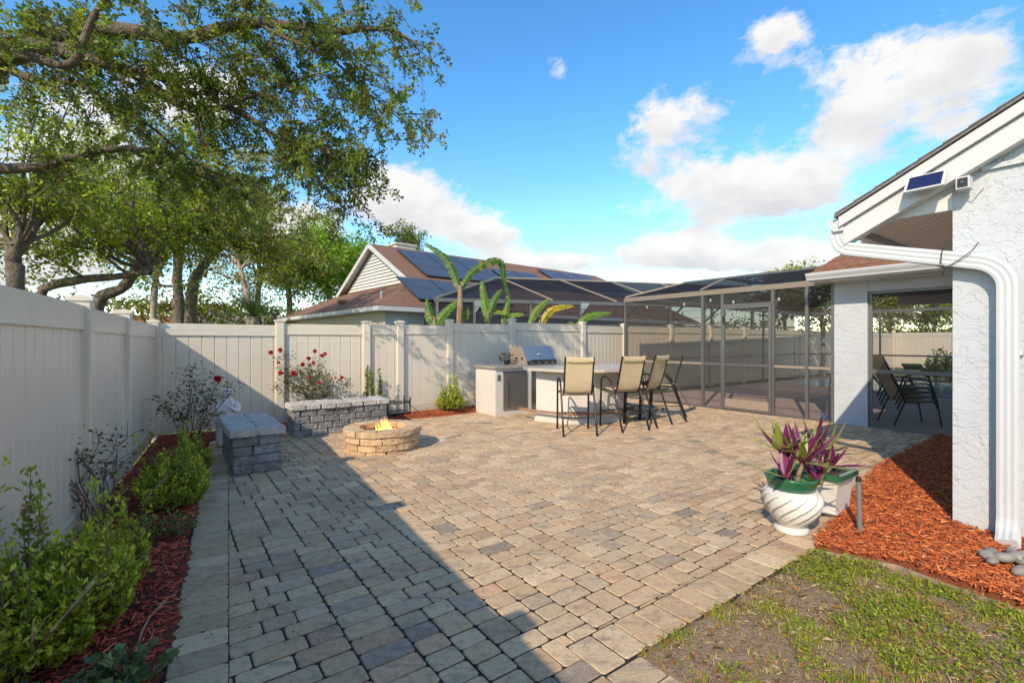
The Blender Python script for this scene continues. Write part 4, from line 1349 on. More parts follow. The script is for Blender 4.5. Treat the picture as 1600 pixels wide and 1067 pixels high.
# ---------------------------------------------------------------- fire pit
fc = Vector((-1.72, 6.28, 0))
pit = thing('fire_pit', 'round tan stone fire pit with three courses of blocks', 'fire pit', tuple(fc))
pit['base'] = (0, 0, 0)
def wedge(r0, r1, half, z0, z1, c=.010):
    q = [(r0 * math.cos(-half), r0 * math.sin(-half)), (r1 * math.cos(-half), r1 * math.sin(-half)), (r1 * math.cos(-half * .34), r1 * math.sin(-half * .34)), (r1 * math.cos(half * .34), r1 * math.sin(half * .34)),
         (r1 * math.cos(half), r1 * math.sin(half)), (r0 * math.cos(half), r0 * math.sin(half))]
    return MB().chunk(q, z0, z1, c, True, .006).mesh('block')
for cz, (z0, z1, nbk, r1) in enumerate(((-.035, .030, 12, .49), (.032, .115, 12, .485), (.117, .200, 11, .49), (.202, .285, 12, .505))):
    variants = [wedge(.315 if cz < 3 else .30, r1 + U(-.008, .008), math.pi / nbk * .955, z0, z1 - .003) for _ in range(3)]
    for v in variants: v.materials.append(MATS['block_tan'])
    for k in range(nbk):
        o = bpy.data.objects.new('block', random.choice(variants))
        COL.objects.link(o)
        o.parent = pit
        o.rotation_euler = (U(-.006, .006), U(-.006, .006), 2 * math.pi * (k + .5 * (cz % 2) + .2) / nbk + U(-.01, .01))
MB().lathe([(.31, .02), (.31, .03)], (0, 0, 0), 24).build('ash_bed', 'joint_sand', pit)
for k in range(5):
    a = k * 1.2
    MB().tube([(.2 * math.cos(a), .2 * math.sin(a), .05 + .02 * k), (-.2 * math.cos(a), -.2 * math.sin(a), .07 + .02 * k)], .03, 8).build('log', 'bark', pit)
# flames
fl = thing('fire', 'small yellow flames burning inside the stone fire pit', 'fire', (fc.x, fc.y, .1))
m = MB()
for k in range(30):
    a, r = U(0, 6.28), U(0, .14)
    x, y = fc.x + .02 + r * math.cos(a) * 1.1, fc.y + r * math.sin(a)
    hgt = U(.14, .24) * (1.35 - r * 5.0)
    w = U(.012, .034)
    pts, rad = [], []
    ph = U(0, 6.28)
    for j in range(8):
        q = j / 7
        pts.append((x + math.sin(ph + q * 5) * .022 * q, y + math.cos(ph + q * 4) * .02 * q, .10 + hgt * q))
        rad.append(w * (math.sin(math.pi * min(1, .25 + q * .75)) ** 1.2) + .001)
    n0_ = len(m.v)
    m.tube(pts, rad, 7)
    for j in range(8):
        q = j / 7
        cc = np.array((1.0, .70, .22)) * (1 - q) + np.array((1.0, .36, .05)) * q
        m.c += [(*cc, 1.0)] * 7
m.build('flame', 'flame', fl, smooth=True)

# ---------------------------------------------------------------- stone benches
def bench(label, o, la, lb, L, D, capn, capm):
    """o: near corner, la: unit along the length, lb: unit across"""
    t = thing('stone_bench', label, 'bench', (o.x, o.y, 0), 'grey stone seat walls')
    ang = math.atan2(la.y, la.x)
    flip = la.cross(lb).z < 0
    variants = []
    for k in range(5):
        q = rounded(-.5, -.5, .5, .5, .055)
        v = MB().chunk(q, -.5, .5, .06, True, .022).mesh('block')
        v.materials.append(MATS['block_charcoal'])
        variants.append(v)
    capv = []
    for k in range(5):
        v = MB().chunk(rounded(-.5, -.5, .5, .5, .06), -.5, .5, .09, True, .025).mesh('cap_stone')
        v.materials.append(MATS['block_cap'])
        capv.append(v)
    def put(mesh, name, l0, l1, d0, d1, z0, z1, g=.010):
        ob = bpy.data.objects.new(name, mesh)
        COL.objects.link(ob)
        ob.parent = t
        c = la * ((l0 + l1) / 2) + lb * ((d0 + d1) / 2)
        ob.location = (c.x + U(-.003, .003), c.y + U(-.003, .003), (z0 + z1) / 2)
        ob.rotation_euler = (U(-.01, .01), U(-.01, .01), ang + random.choice((0, math.pi)) + U(-.012, .012))
        ob.scale = (l1 - l0 - g, d1 - d0 - g * .6 + U(-.008, .008), z1 - z0 - g * .5)
    hc = .0975
    for c in range(4):
        l, k = 0.0, 0
        cuts = [0]
        first = .12 if c % 2 else .235
        x = first + U(-.02, .02)
        while x < L - .09:
            cuts.append(x)
            x += .225 + U(-.025, .03)
        cuts.append(L)
        ds = (0, D * (.52 if c % 2 else .40), D)
        for i in range(len(cuts) - 1):
            for j in range(2):
                put(random.choice(variants), 'block', cuts[i], cuts[i + 1], ds[j], ds[j + 1], c * hc, (c + 1) * hc)
    ov = .03
    for j in range(capm):
        for i in range(capn):
            e = U(-.012, .012)
            l0, l1 = -ov + i * (L + 2 * ov) / capn, -ov + (i + 1) * (L + 2 * ov) / capn
            put(random.choice(capv), 'cap_stone', l0, l1, -ov + j * (D + 2 * ov) / capm + (e if j == 0 else 0), -ov + (j + 1) * (D + 2 * ov) / capm + (e if j == capm - 1 else 0), 4 * hc, 4 * hc + .092 + U(-.006, .006), .008)
    return t
bench('dark grey stone block bench seen end on beside the left bed', Vector((-2.90, 4.90, 0)), A, B, 1.22, .47, 8, 2)
bench('long grey stone block bench in front of the back rose bush', Vector((-3.17, 6.83, 0)), B, A, 1.42, .45, 7, 2)

# firewood rack
rk = G(606, 657)
t = thing('log_rack', 'small black iron firewood rack at the end of the long bench', 'rack', tuple(rk))
w_, d_, h_ = B * .42, A * .28, .36
for p in (rk, rk + w_, rk + d_, rk + w_ + d_):
    MB().tube([p, p + UP * h_], .014, 6).build('post', 'black_metal', t)
    MB().lathe([(.008, h_), (.018, h_ + .012), (.008, h_ + .028)], p, 8).build('finial', 'black_metal', t)
for z in (.10, .30):
    for p in (rk, rk + d_): MB().tube([p + UP * z, p + w_ + UP * z], .009, 6).build('crossbar', 'black_metal', t)
    for p in (rk, rk + w_): MB().tube([p + UP * z, p + d_ + UP * z], .009, 6).build('crossbar', 'black_metal', t)
MB().prism([rk + UP * .11, rk + w_ + UP * .11, rk + w_ + d_ + UP * .13, rk + d_ + UP * .13], UP * .008).build('shelf', 'steel_dark', t)

# praying statue behind the first bench
sb = Vector((-3.82, 6.35, .02))
def statue():
    m = MB()
    def ell(prof, c0):
        vs, fs = [], []
        n = 18
        for (rx, ry, z, oy) in prof:
            for k in range(n):
                q = 2 * math.pi * k / n
                f = 1 + .05 * math.sin(q * 5 + z * 20)
                vs.append(c0 + Vector((rx * f * math.cos(q), ry * f * math.sin(q) + oy, z)))
        for i in range(len(prof) - 1):
            for k in range(n):
                k2 = (k + 1) % n
                fs.append((i * n + k, i * n + k2, (i + 1) * n + k2, (i + 1) * n + k))
        fs += [tuple(range(n))[::-1], tuple((len(prof) - 1) * n + k for k in range(n))]
        m.add(vs, fs)
    z0 = Vector((0, 0, 0))
    ell([(.15, .12, 0, 0), (.16, .13, .05, 0), (.155, .125, .28, 0), (.165, .14, .34, -.01), (.15, .13, .42, -.01), (.115, .085, .50, 0), (.105, .075, .56, .005), (.10, .07, .62, .01), (.085, .06, .66, .01), (.045, .042, .69, .01), (.035, .035, .71, .01)], z0)
    ell([(.02, .02, .69, .0), (.048, .05, .715, -.004), (.060, .064, .755, -.006), (.062, .066, .79, -.004), (.05, .055, .825, .002), (.02, .025, .845, .004)], z0)        # head
    ell([(.085, .03, .62, .05), (.08, .04, .70, .045), (.072, .05, .77, .03), (.07, .06, .82, .015), (.045, .045, .855, .01)], z0)                                        # veil
    for sx in (-1, 1):
        m.tube([(sx * .10, .0, .635), (sx * .135, -.03, .56), (sx * .13, -.07, .50), (sx * .07, -.125, .535), (sx * .012, -.145, .585)], [.042, .042, .038, .030, .022], 10)
        m.tube([(sx * .012, -.145, .57), (sx * .010, -.155, .62), (sx * .008, -.155, .665)], [.020, .017, .006], 8)
        m.tube([(sx * .07, -.02, .36), (sx * .085, -.13, .37), (sx * .08, -.16, .34)], [.06, .065, .05], 10)
    m.tube([(0, -.068, .78), (0, -.078, .765)], [.010, .012], 6)
    return m
t = statue().build('statue', 'plaster', None, smooth=True, label='white kneeling robed statue with folded hands behind the stone bench', cat='statue')
t.location = sb
t.scale = (.88, .88, .88)
t.rotation_euler = (0, 0, R(38))
md = t.modifiers.new('fuse', 'REMESH')
md.mode = 'VOXEL'
md.voxel_size = .009
md.use_smooth_shade = True

# ---------------------------------------------------------------- lanai things
ck = Vector((6.75, 8.05, 0))
def stack_chair(z, label):
    t = thing('patio_chair', label, 'chair', (ck.x, ck.y, 0), 'stacked patio chairs in the lanai')
    o = Vector((ck.x, ck.y, z))
    f = Vector((.97, -.24, 0))        # facing
    s_ = Vector((-f.y, f.x, 0))
    o = o - f * (z * .35)
    q = lambda y, x, zz: o + f * y + s_ * x + UP * zz
    for sx in (-1, 1):
        MB().tube([q(.34, sx * .27, 0) , q(.28, sx * .27, .40), q(.24, sx * .27, .58), q(.16, sx * .27, .63), q(-.02, sx * .27, .63), q(-.12, sx * .27, .58), q(-.16, sx * .27, .45), q(-.33, sx * .27, 0)] if z == 0 else
                  [q(.30, sx * .27, .22), q(.28, sx * .27, .40), q(.24, sx * .27, .58), q(.16, sx * .27, .63), q(-.02, sx * .27, .63), q(-.12, sx * .27, .58), q(-.16, sx * .27, .45), q(-.26, sx * .27, .2)], .014, 8).build('leg_loop', 'black_metal', t)
        MB().tube([q(-.16, sx * .24, .40), q(-.28, sx * .24, .66), q(-.40, sx * .24, .93)], .012, 6).build('back_post', 'black_metal', t)
        MB().tube([q(.26, sx * .25, .41), q(-.18, sx * .25, .38)], .012, 6).build('seat_rail', 'black_metal', t)
    MB().add([q(.27, -.24, .42), q(.27, .24, .42), q(-.15, .24, .38), q(-.15, -.24, .38), q(-.28, .23, .66), q(-.28, -.23, .66), q(-.41, .23, .94), q(-.41, -.23, .94)],
             [(0, 1, 2, 3), (3, 2, 4, 5), (5, 4, 6, 7)]).build('sling', 'sling', t)
for i, nm in enumerate(('lowest', 'second', 'third', 'topmost')):
    stack_chair(i * .075, f'black patio chair with tan sling in the lanai, {nm} of the stack')
br = G(1291, 654)
t = thing('pool_brush', 'blue pool brush with a pole leaning inside the cage by the pillar', 'brush', tuple(br))
MB().tube([br + UP * .05, P(1298, 586, br.y - .05)], .014, 8).build('pole', 'steel', t)
MB().box(br + UP * .05, (.24, .09, .09), B, A).build('brush_head', 'plastic_blue', t)
t = thing('pool_chair', 'teal lounge chair on the far side of the pool seen through the lanai', 'chair', tuple(G(1436, 590)))
c = G(1436, 590)
MB().box(c + UP * .35, (1.3, .6, .06), B, A).build('seat', 'glaze_green', t)
MB().box(c + UP * .45 - B * .75, (.5, .6, .05), (B * .8 - UP * .35).normalized(), A).build('backrest', 'glaze_green', t)
for sx in (-.55, .55):
    for sy in (-.25, .25): MB().tube([c + B * sx + A * sy, c + B * sx + A * sy + UP * .34], .025, 6).build('leg', 'steel', t)
# ---------------------------------------------------------------- mulch beds, lawn, litter
def noise2(x, y, s, seed=0):
    r = np.random.default_rng(seed)
    out = np.zeros_like(x)
    for k in range(7):
        a = r.uniform(0, 6.28)
        f = s * r.uniform(.5, 2.2)
        out += np.sin(x * f * math.cos(a) + y * f * math.sin(a) + r.uniform(0, 6.28)) / 7
    return out
def fbm(x, y, s, seed=0):
    return noise2(x, y, s, seed) + .5 * noise2(x, y, s * 2.3, seed + 1) + .25 * noise2(x, y, s * 5.1, seed + 2)
def bed_height(x, y, z0, seed): return z0 + .018 * fbm(x, y, 3.0, seed) + .010 * noise2(x, y, 14, seed + 3)
def ground_patch(name, poly, z0, m, step, hfun, kind='structure'):
    xs = [p[0] for p in poly]
    ys = [p[1] for p in poly]
    gx = np.arange(min(xs), max(xs) + step, step)
    gy = np.arange(min(ys), max(ys) + step, step)
    X, Y = np.meshgrid(gx, gy)
    ok = in_poly(X.ravel(), Y.ravel(), poly).reshape(X.shape)
    Zz = hfun(X, Y)
    cell = ok[:-1, :-1] | ok[1:, :-1] | ok[:-1, 1:] | ok[1:, 1:]
    Zz = np.where(ok, Zz, -.03)
    n = X.shape[1]
    idx = np.argwhere(cell)
    a = idx[:, 0] * n + idx[:, 1]
    q = np.stack([a, a + 1, a + n + 1, a + n], axis=1)
    me = np_mesh(name, np.stack([X.ravel(), Y.ravel(), Zz.ravel()], axis=1), q)
    return link(name, me, m, kind=kind, smooth=True)
def chips(name, poly, count, hfun, pal, seed, smin=.03, smax=.10, label=None, wk=1.0):
    r = np.random.default_rng(seed)
    xs = [p[0] for p in poly]
    ys = [p[1] for p in poly]
    x = r.uniform(min(xs), max(xs), count * 4)
    y = r.uniform(min(ys), max(ys), count * 4)
    x = x + r.normal(0, .012, len(x))
    k = in_poly(x, y, poly)
    # more where it is near the camera
    d = np.sqrt(x * x + y * y)
    k &= r.uniform(0, 1, len(x)) < np.clip(3.2 / np.maximum(d, 1), .25, 1)
    x, y = x[k][:count], y[k][:count]
    N = len(x)
    L = r.uniform(smin, smax, N) * r.uniform(.5, 1, N)
    Wd = r.uniform(.004, .012, N) * wk
    T = r.uniform(.002, .005, N)
    az = r.uniform(0, 6.28, N)
    el = r.normal(0, .22, N)
    t = np.stack([np.cos(az) * np.cos(el), np.sin(az) * np.cos(el), np.sin(el)], axis=1)
    s = np.stack([-np.sin(az), np.cos(az), r.normal(0, .35, N)], axis=1)
    s = unit(s)
    n = np.cross(t, s)
    z = hfun(x, y) + r.uniform(.0, .016, N)
    c = np.stack([x, y, z], axis=1)
    v = np.empty((N, 8, 3))
    i = 0
    for a in (-1, 1):
        for b in (-1, 1):
            for e in (-1, 1):
                tap = .45 if a == 1 else 1.0
                v[:, i] = c + t * (L / 2 * a)[:, None] + s * (Wd / 2 * b * tap)[:, None] + n * (T / 2 * e)[:, None]
                i += 1
    idx = np.arange(N)[:, None] * 8
    fs = [(0, 1, 3, 2), (4, 6, 7, 5), (0, 4, 5, 1), (2, 3, 7, 6), (1, 5, 7, 3)]
    q = np.concatenate([idx + np.array([f]) for f in fs], axis=0)
    pal = np.array(pal)
    col = pal[r.integers(0, len(pal), N)] * r.uniform(.7, 1.25, (N, 1))
    o = link(name, np_mesh(name, v.reshape(-1, 3), q, np.repeat(col, 8, axis=0)), 'mulch_chip', kind='stuff')
    return tag(o, label)
def NLp(p, s): return (p * NL.x + s * DL.x, p * NL.y + s * DL.y)
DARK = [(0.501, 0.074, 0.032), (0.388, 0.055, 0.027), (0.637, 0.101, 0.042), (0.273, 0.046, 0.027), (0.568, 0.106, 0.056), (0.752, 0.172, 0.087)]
SUNNY = [(0.540, 0.118, 0.026), (0.460, 0.087, 0.020), (0.598, 0.162, 0.040), (0.380, 0.069, 0.018), (0.506, 0.134, 0.040), (0.299, 0.056, 0.018), (0.644, 0.224, 0.075)]  # chip colours for the sunlit beds, with the sun put into the tone
lb = [NLp(-.99, -.5), NLp(-.235, -.5)]
for k in range(0, 27):
    s = .1 + k * .28
    lb.append(NLp(-.235 + .018 * math.sin(k * 2.1) + .012 * math.sin(k * 5.3), s))
lb += [NLp(-.235, 7.85), (-3.95, 7.33), (-3.7, 7.95), (CORNER[0] + .05, CORNER[1] + .05)]
hl = lambda x, y: bed_height(x, y, .035, 11) + .045 * np.clip(-(x * NL.x + y * NL.y) - .3, 0, .6)
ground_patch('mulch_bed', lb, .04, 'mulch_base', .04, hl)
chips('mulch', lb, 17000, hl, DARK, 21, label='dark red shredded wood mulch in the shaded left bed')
bb = [(-3.95, 7.33), (-3.50, 7.42), (-2.35, 8.22), (-1.80, 8.55), (-1.25, 8.88), (-.72, 9.38), (-.70, 10.0), (-1.26, 9.46), (-2.1, 8.82), (-2.63, 8.46), (-3.81, 7.72)]
hb = lambda x, y: bed_height(x, y, .06, 15)
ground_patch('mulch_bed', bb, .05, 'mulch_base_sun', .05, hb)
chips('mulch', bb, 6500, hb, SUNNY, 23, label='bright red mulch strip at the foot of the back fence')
p_ = lambda a, b: (a[0], a[1])
rb = [p_(G(1466, 683), 0), p_(G(1425, 704), 0), p_(G(1372, 733), 0), p_(G(1335, 770), 0), p_(G(1306, 812), 0), p_(G(1282, 836), 0), p_(G(1272, 856), 0), p_(G(1330, 868), 0), p_(G(1400, 880), 0), p_(G(1465, 905), 0), p_(G(1540, 930), 0), p_(G(1620, 962), 0), (3.9, 2.2), (3.62, 3.2),
      p_(HW(-.30, -.02, 0), 0), p_(HW(.02, -.02, 0), 0), p_(HW(.02, 3.9, 0), 0)]
hr = lambda x, y: bed_height(x, y, .022, 19) + .03 * np.clip(y - 3.0, 0, 1.0) * np.clip((x - 2.3), 0, 1)
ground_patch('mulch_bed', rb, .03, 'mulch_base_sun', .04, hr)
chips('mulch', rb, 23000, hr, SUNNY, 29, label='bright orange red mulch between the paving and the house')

# lawn: bare sandy soil with tufts
lw = [(AE * A.x + BC * B.x, AE * A.y + BC * B.y), (AE * A.x + 3.4 * B.x, AE * A.y + 3.4 * B.y), p_(G(1272, 858), 0), p_(G(1330, 872), 0), p_(G(1400, 884), 0), p_(G(1465, 909), 0), p_(G(1540, 935), 0), p_(G(1640, 972), 0), (4.6, 1.0), (3.0, .2), (-.0 * A.x + BC * B.x, 0.99), ]
lw = [lw[0]] + [(AE * A.x + 3.62 * B.x, AE * A.y + 3.62 * B.y)] + lw[2:8] + [(4.6, .9), (2.6, .1), (.3 * A.x + BC * B.x, .3 * A.y + BC * B.y)]
hg = lambda x, y: -.006 + .016 * fbm(x, y, 4.0, 41) + .006 * noise2(x, y, 22, 44)
ground_patch('lawn_soil', lw, 0, 'soil', .035, hg)
def grass():
    r = np.random.default_rng(51)
    N0 = 170000
    xs = [p[0] for p in lw]
    ys = [p[1] for p in lw]
    x = r.uniform(min(xs), max(xs), N0)
    y = r.uniform(max(1.2, min(ys)), max(ys), N0)
    k = in_poly(x, y, lw)
    x, y = x[k], y[k]
    dn = fbm(x, y, 5.0, 61) * .8 + .55 * noise2(x, y, 14, 63)
    k = r.uniform(0, 1, len(x)) < np.clip(.30 + .95 * dn, .06, .98)
    x, y, dn = x[k], y[k], dn[k]
    N = len(x)
    az = r.uniform(0, 6.28, N)
    lean = r.uniform(.25, 1.15, N)
    L = r.uniform(.018, .055, N) * (.75 + .5 * np.clip(dn, 0, 1))
    L = np.where(r.uniform(0, 1, N) < .04, L * 2.0, L)
    W = r.uniform(.0022, .005, N)
    t = np.stack([np.cos(az) * np.sin(lean), np.sin(az) * np.sin(lean), np.cos(lean)], axis=1)
    s = np.stack([-np.sin(az), np.cos(az), np.zeros(N)], axis=1)
    z = hg(x, y)
    b = np.stack([x, y, z - .004], axis=1)
    v = np.empty((N, 5, 3))
    v[:, 0] = b - s * W[:, None] / 2
    v[:, 1] = b + s * W[:, None] / 2
    m = b + t * (L * .55)[:, None]
    v[:, 2] = m + s * W[:, None] / 2
    v[:, 3] = m - s * W[:, None] / 2
    v[:, 4] = b + t * L[:, None] + np.stack([np.cos(az), np.sin(az), -np.ones(N) * .7], axis=1) * (L * .25)[:, None]
    idx = np.arange(N)[:, None] * 5
    q = np.concatenate([idx + np.array([[0, 1, 2, 3]]), idx + np.array([[3, 2, 4, 4]])], axis=0)
    pal = np.array([(.28, .335, .032), (.22, .28, .03), (.36, .395, .05), (.16, .21, .026), (.43, .35, .12), (.50, .40, .20), (.45, .24, .05)])
    p = np.where(dn[:, None] > .15, np.array([[.30, .26, .22, .10, .06, .03, .03]]), np.array([[.14, .12, .10, .12, .18, .18, .16]]))
    cum = np.cumsum(p, axis=1)
    pick = (r.uniform(0, 1, N)[:, None] > cum).sum(axis=1).clip(0, 6)
    col = pal[pick] * r.uniform(.75, 1.25, (N, 1))
    tri = np.concatenate([idx + np.array([[0, 1, 2]]), idx + np.array([[0, 2, 3]]), idx + np.array([[3, 2, 4]])], axis=0)
    o = link('grass', np_mesh('grass', v.reshape(-1, 3), tri, np.repeat(col, 5, axis=0)), 'leaf_matt', kind='stuff')
    tag(o, 'patchy green and straw grass in the sunny lawn corner')
    # broad-leaved creeping weeds
    M = 10000
    x = r.uniform(min(xs), max(xs), M * 4)
    y = r.uniform(max(1.2, min(ys)), max(ys), M * 4)
    k = in_poly(x, y, lw)
    x, y = x[k], y[k]
    dn = fbm(x, y, 4.0, 71)
    k = dn > .12
    x, y = x[k][:M], y[k][:M]
    N = len(x)
    az = r.uniform(0, 6.28, N)
    pos = np.stack([x, y, hg(x, y) + r.uniform(.005, .03, N)], axis=1)
    dirs = np.stack([np.cos(az), np.sin(az), r.uniform(.1, .9, N)], axis=1)
    pal = np.array([(.23, .29, .03), (.29, .35, .045), (.17, .23, .025)])
    col = pal[r.integers(0, 3, N)] * r.uniform(.7, 1.2, (N, 1))
    o = link('ground_weed', leaves_mesh('ground_weed', pos, dirs, r.uniform(.012, .026, N), r.uniform(.008, .014, N), col, seed=5), 'leaf_matt', kind='stuff')
    tag(o, 'low creeping green weeds among the lawn grass')
grass()
# edging strip between lawn and mulch
ed = [G(1276, 862), G(1330, 873), G(1400, 886), G(1465, 911), G(1540, 937), G(1640, 974)]
MB().sweep([p + UP * .012 for p in ed], [(-.010, -.03), (.010, -.03), (.008, .004), (-.009, .002)], UP.cross(ed[1] - ed[0]).normalized()).build('lawn_edging', 'cane', None, label='weathered brown edging strip between lawn and orange mulch', cat='edging')

def litter(name, label, region, count, hfun, seed, pal, lmin=.02, lmax=.05):
    r = np.random.default_rng(seed)
    xs = [p[0] for p in region]
    ys = [p[1] for p in region]
    x = r.uniform(min(xs), max(xs), count * 6)
    y = r.uniform(min(ys), max(ys), count * 6)
    k = in_poly(x, y, region)
    x, y = x[k][:count], y[k][:count]
    N = len(x)
    az = r.uniform(0, 6.28, N)
    L = r.uniform(lmin, lmax, N)
    t = np.stack([np.cos(az), np.sin(az), r.normal(0, .18, N)], axis=1)
    s = unit(np.stack([-np.sin(az), np.cos(az), r.normal(0, .3, N)], axis=1))
    b = np.stack([x, y, hfun(x, y) + .012], axis=1)
    W = L * r.uniform(.28, .42, N)
    v = np.empty((N, 6, 3))
    up = np.array([0, 0, 1.0])
    v[:, 0] = b
    v[:, 1] = b + t * (L * .35)[:, None] + s * (W * .5)[:, None] + up * .003
    v[:, 2] = b + t * (L * .72)[:, None] + s * (W * .42)[:, None] + up * .005
    v[:, 3] = b + t * L[:, None]
    v[:, 4] = b + t * (L * .72)[:, None] - s * (W * .42)[:, None] + up * .005
    v[:, 5] = b + t * (L * .35)[:, None] - s * (W * .5)[:, None] + up * .003
    idx = np.arange(N)[:, None] * 6
    q = np.concatenate([idx + np.array([[0, 1, 2, 3]]), idx + np.array([[0, 3, 4, 5]])], axis=0)
    col = np.array(pal)[r.integers(0, len(pal), N)] * r.uniform(.75, 1.2, (N, 1))
    tag(link(name, np_mesh(name, v.reshape(-1, 3), q, np.repeat(col, 6, axis=0)), 'leaf_matt', kind='stuff'), label)
DRY = [(.42, .27, .13), (.50, .36, .20), (.34, .19, .09), (.55, .42, .27), (.40, .20, .06)]
litter('fallen_leaves', 'dry tan oak leaves scattered over the lawn', lw, 1500, hg, 81, DRY + [(.28, .15, .07), (.45, .22, .05), (.36, .17, .05)], .018, .055)
chips('straw', lw, 3500, hg, [(.38, .28, .15), (.32, .22, .11), (.26, .16, .08), (.42, .33, .19), (.18, .11, .06)], 86, .015, .05, wk=.3, label='dry straw and thatch lying between the lawn grass')
litter('fallen_leaves', 'pale dry leaves lying on the orange mulch', rb, 120, hr, 82, DRY + [(.6, .5, .3)])
litter('fallen_leaves', 'dry leaves and bits on the dark mulch', lb, 130, hl, 83, DRY, .015, .035)
zz = lambda x, y: 0 * x
litter('fallen_leaves', 'dry leaf bits on the paving by the cage', pts2([LW(3.0, -.1, 0), LW(.2, -.1, 0), LW(.2, -1.6, 0), LW(3.0, -1.2, 0)]), 260, zz, 84, DRY, .012, .03)
litter('fallen_leaves', 'few dark leaf specks on the shaded border pavers', [NLp(-.22, 1.6), NLp(.6, 1.6), NLp(1.0, 4.6), NLp(-.22, 6.5)], 46, zz, 85, [(.10, .05, .03), (.16, .09, .05), (.06, .03, .02)], .01, .03)

# river stones under the downspout
sc = G(1585, 893)
for k in range(22):
    q, r_ = U(0, 6.28), math.sqrt(U(0, 1)) * .21
    c = Vector((sc.x + .05 + r_ * math.cos(q), sc.y + r_ * math.sin(q) * .8, .055 + U(0, .02)))
    a, b, h_ = U(.045, .075), U(.03, .05), U(.02, .032)
    m = MB()
    vs, fs = [], []
    n = 10
    for i in range(5):
        th = -math.pi / 2 + math.pi * (i + .5) / 5
        for j in range(n):
            ph = 2 * math.pi * j / n
            f = 1 + .1 * math.sin(3 * ph + k) + U(-.03, .03)
            vs.append((a * f * math.cos(th) * math.cos(ph), b * f * math.cos(th) * math.sin(ph), h_ * math.sin(th)))
    for i in range(4):
        for j in range(n): fs.append((i * n + j, i * n + (j + 1) % n, (i + 1) * n + (j + 1) % n, (i + 1) * n + j))
    fs += [tuple(range(n))[::-1], tuple(4 * n + j for j in range(n))]
    o = m.add(vs, fs).build('river_stone', 'stone', None, smooth=True, label='smooth grey river stone in the pile under the downspout', cat='stone', group='river stones under the downspout')
    o.location = c
    o.rotation_euler = (U(-.3, .3), U(-.3, .3), U(0, 6.28))

# ---------------------------------------------------------------- potted purple plants
def rosettes(t, c, specs, seed):
    """stems with rosettes of strap leaves: purple beneath and at heart, green striped above"""
    r = random.Random(seed)
    lv, st = MB(), MB()
    for (dx, dy, z0, hgt, n, Ln) in specs:
        base = c + Vector((dx * .45, dy * .45, z0))
        top = c + Vector((dx, dy, z0 + hgt))
        st.tube([base, (base + top) / 2 + Vector((r.uniform(-.01, .01), r.uniform(-.01, .01), 0)), top], [.017, .015, .013], 7)
        for k in range(n):
            q = 6.28 * k / n * 2.4 + r.uniform(-.3, .3)
            el = R(r.uniform(4, 76))
            L = Ln * r.uniform(.7, 1.3)
            w = r.uniform(.017, .024)
            d = Vector((math.cos(q) * math.cos(el), math.sin(q) * math.cos(el), math.sin(el)))
            side = Vector((-math.sin(q), math.cos(q), 0))
            nrm = side.cross(d)
            prp = r.random() < (.60 if el > R(38) else .32)
            green = Vector((.27, .32, .07)) * r.uniform(.8, 1.3)
            purp = Vector((.20, .028, .12)) * r.uniform(.7, 1.35)
            pts, cols = [], []
            ns = 7
            drp = r.uniform(.02, .16)
            for i in range(ns):
                u = i / (ns - 1)
                p = top + d * (L * u) - UP * (L * drp * u * u)
                ww = w * (0.62 + .5 * math.sin(math.pi * min(1, u * .9 + .08))) * (1 - u ** 4) + .0008
                for s_ in (-1, -.4, .4, 1):
                    pts.append(p + side * (ww * s_) - nrm * (abs(s_) * -.32 * ww))
                    base_c = purp if prp else green
                    if not prp and abs(s_) > .9: base_c = Vector((.34, .36, .12)) * .8
                    if u < .22: base_c = base_c.lerp(Vector((.36, .06, .16)), .7 * (1 - u / .22))
                    cols.append((*base_c, 1))
            fs = [(i * 4 + j, i * 4 + j + 1, i * 4 + j + 5, i * 4 + j + 4) for i in range(ns - 1) for j in range(3)]
            lv.add(pts, fs)
            lv.c += cols
    lv.build('leaves', 'leaf_gloss', t, smooth=True)
    st.build('stem', 'cane', t)
uc = Vector((2.07, 3.50, 0))
t = thing('swirl_urn', 'round white swirl urn with green rim holding purple striped leaves', 'planter', tuple(uc))
tw = lambda q, z: 1 + (.13 * (((q * 13 / 6.2832) - z * 13.0) % 1.0) ** 1.3 - .07) * min(1, max(0, (z - .05) / .05)) * min(1, max(0, (.325 - z) / .05))
MB().lathe([(.108, .0), (.115, .008), (.115, .028), (.098, .040), (.078, .046)], uc, 32).build('foot', 'urn_white', t, smooth=True)
ub = [(.078, .046), (.095, .060), (.120, .085), (.145, .115), (.168, .15), (.186, .19), (.196, .225), (.198, .255), (.190, .285), (.172, .308), (.155, .320)]
uz = np.linspace(.046, .320, 44)
ur = np.interp(uz, [z for _, z in ub], [r_ for r_, _ in ub])
MB().lathe(list(zip(ur.tolist(), uz.tolist())), uc, 260, twist=tw).build('bowl', 'urn_white', t, smooth=True)
MB().lathe([(.155, .318), (.160, .350), (.172, .385), (.180, .405), (.172, .415), (.155, .400), (.142, .36), (.138, .35)], uc, 40).build('rim', 'glaze_green', t, smooth=True)
MB().lathe([(.02, .362), (.147, .36), (.147, .355)][::-1], uc, 24).build('potting_soil', 'potting_soil', t)
rosettes(t, uc, [(-.07, .02, .35, .24, 15, .30), (.06, -.05, .35, .17, 15, .31), (-.09, -.08, .35, .07, 12, .27), (.12, .06, .35, .14, 12, .28), (.03, .10, .35, .18, 11, .27), (.14, -.09, .35, .02, 9, .24)], 4)
qc = Vector((2.60, 3.95, 0))
t = thing('square_planter', 'square white planter with green rim and purple leaves behind the urn', 'planter', tuple(qc))
ca, sa = math.cos(R(36)), math.sin(R(36))
def sq(h, z): return [qc + Vector((ca * x - sa * y, sa * x + ca * y, z)) for x, y in ((-h, -h), (h, -h), (h, h), (-h, h))]
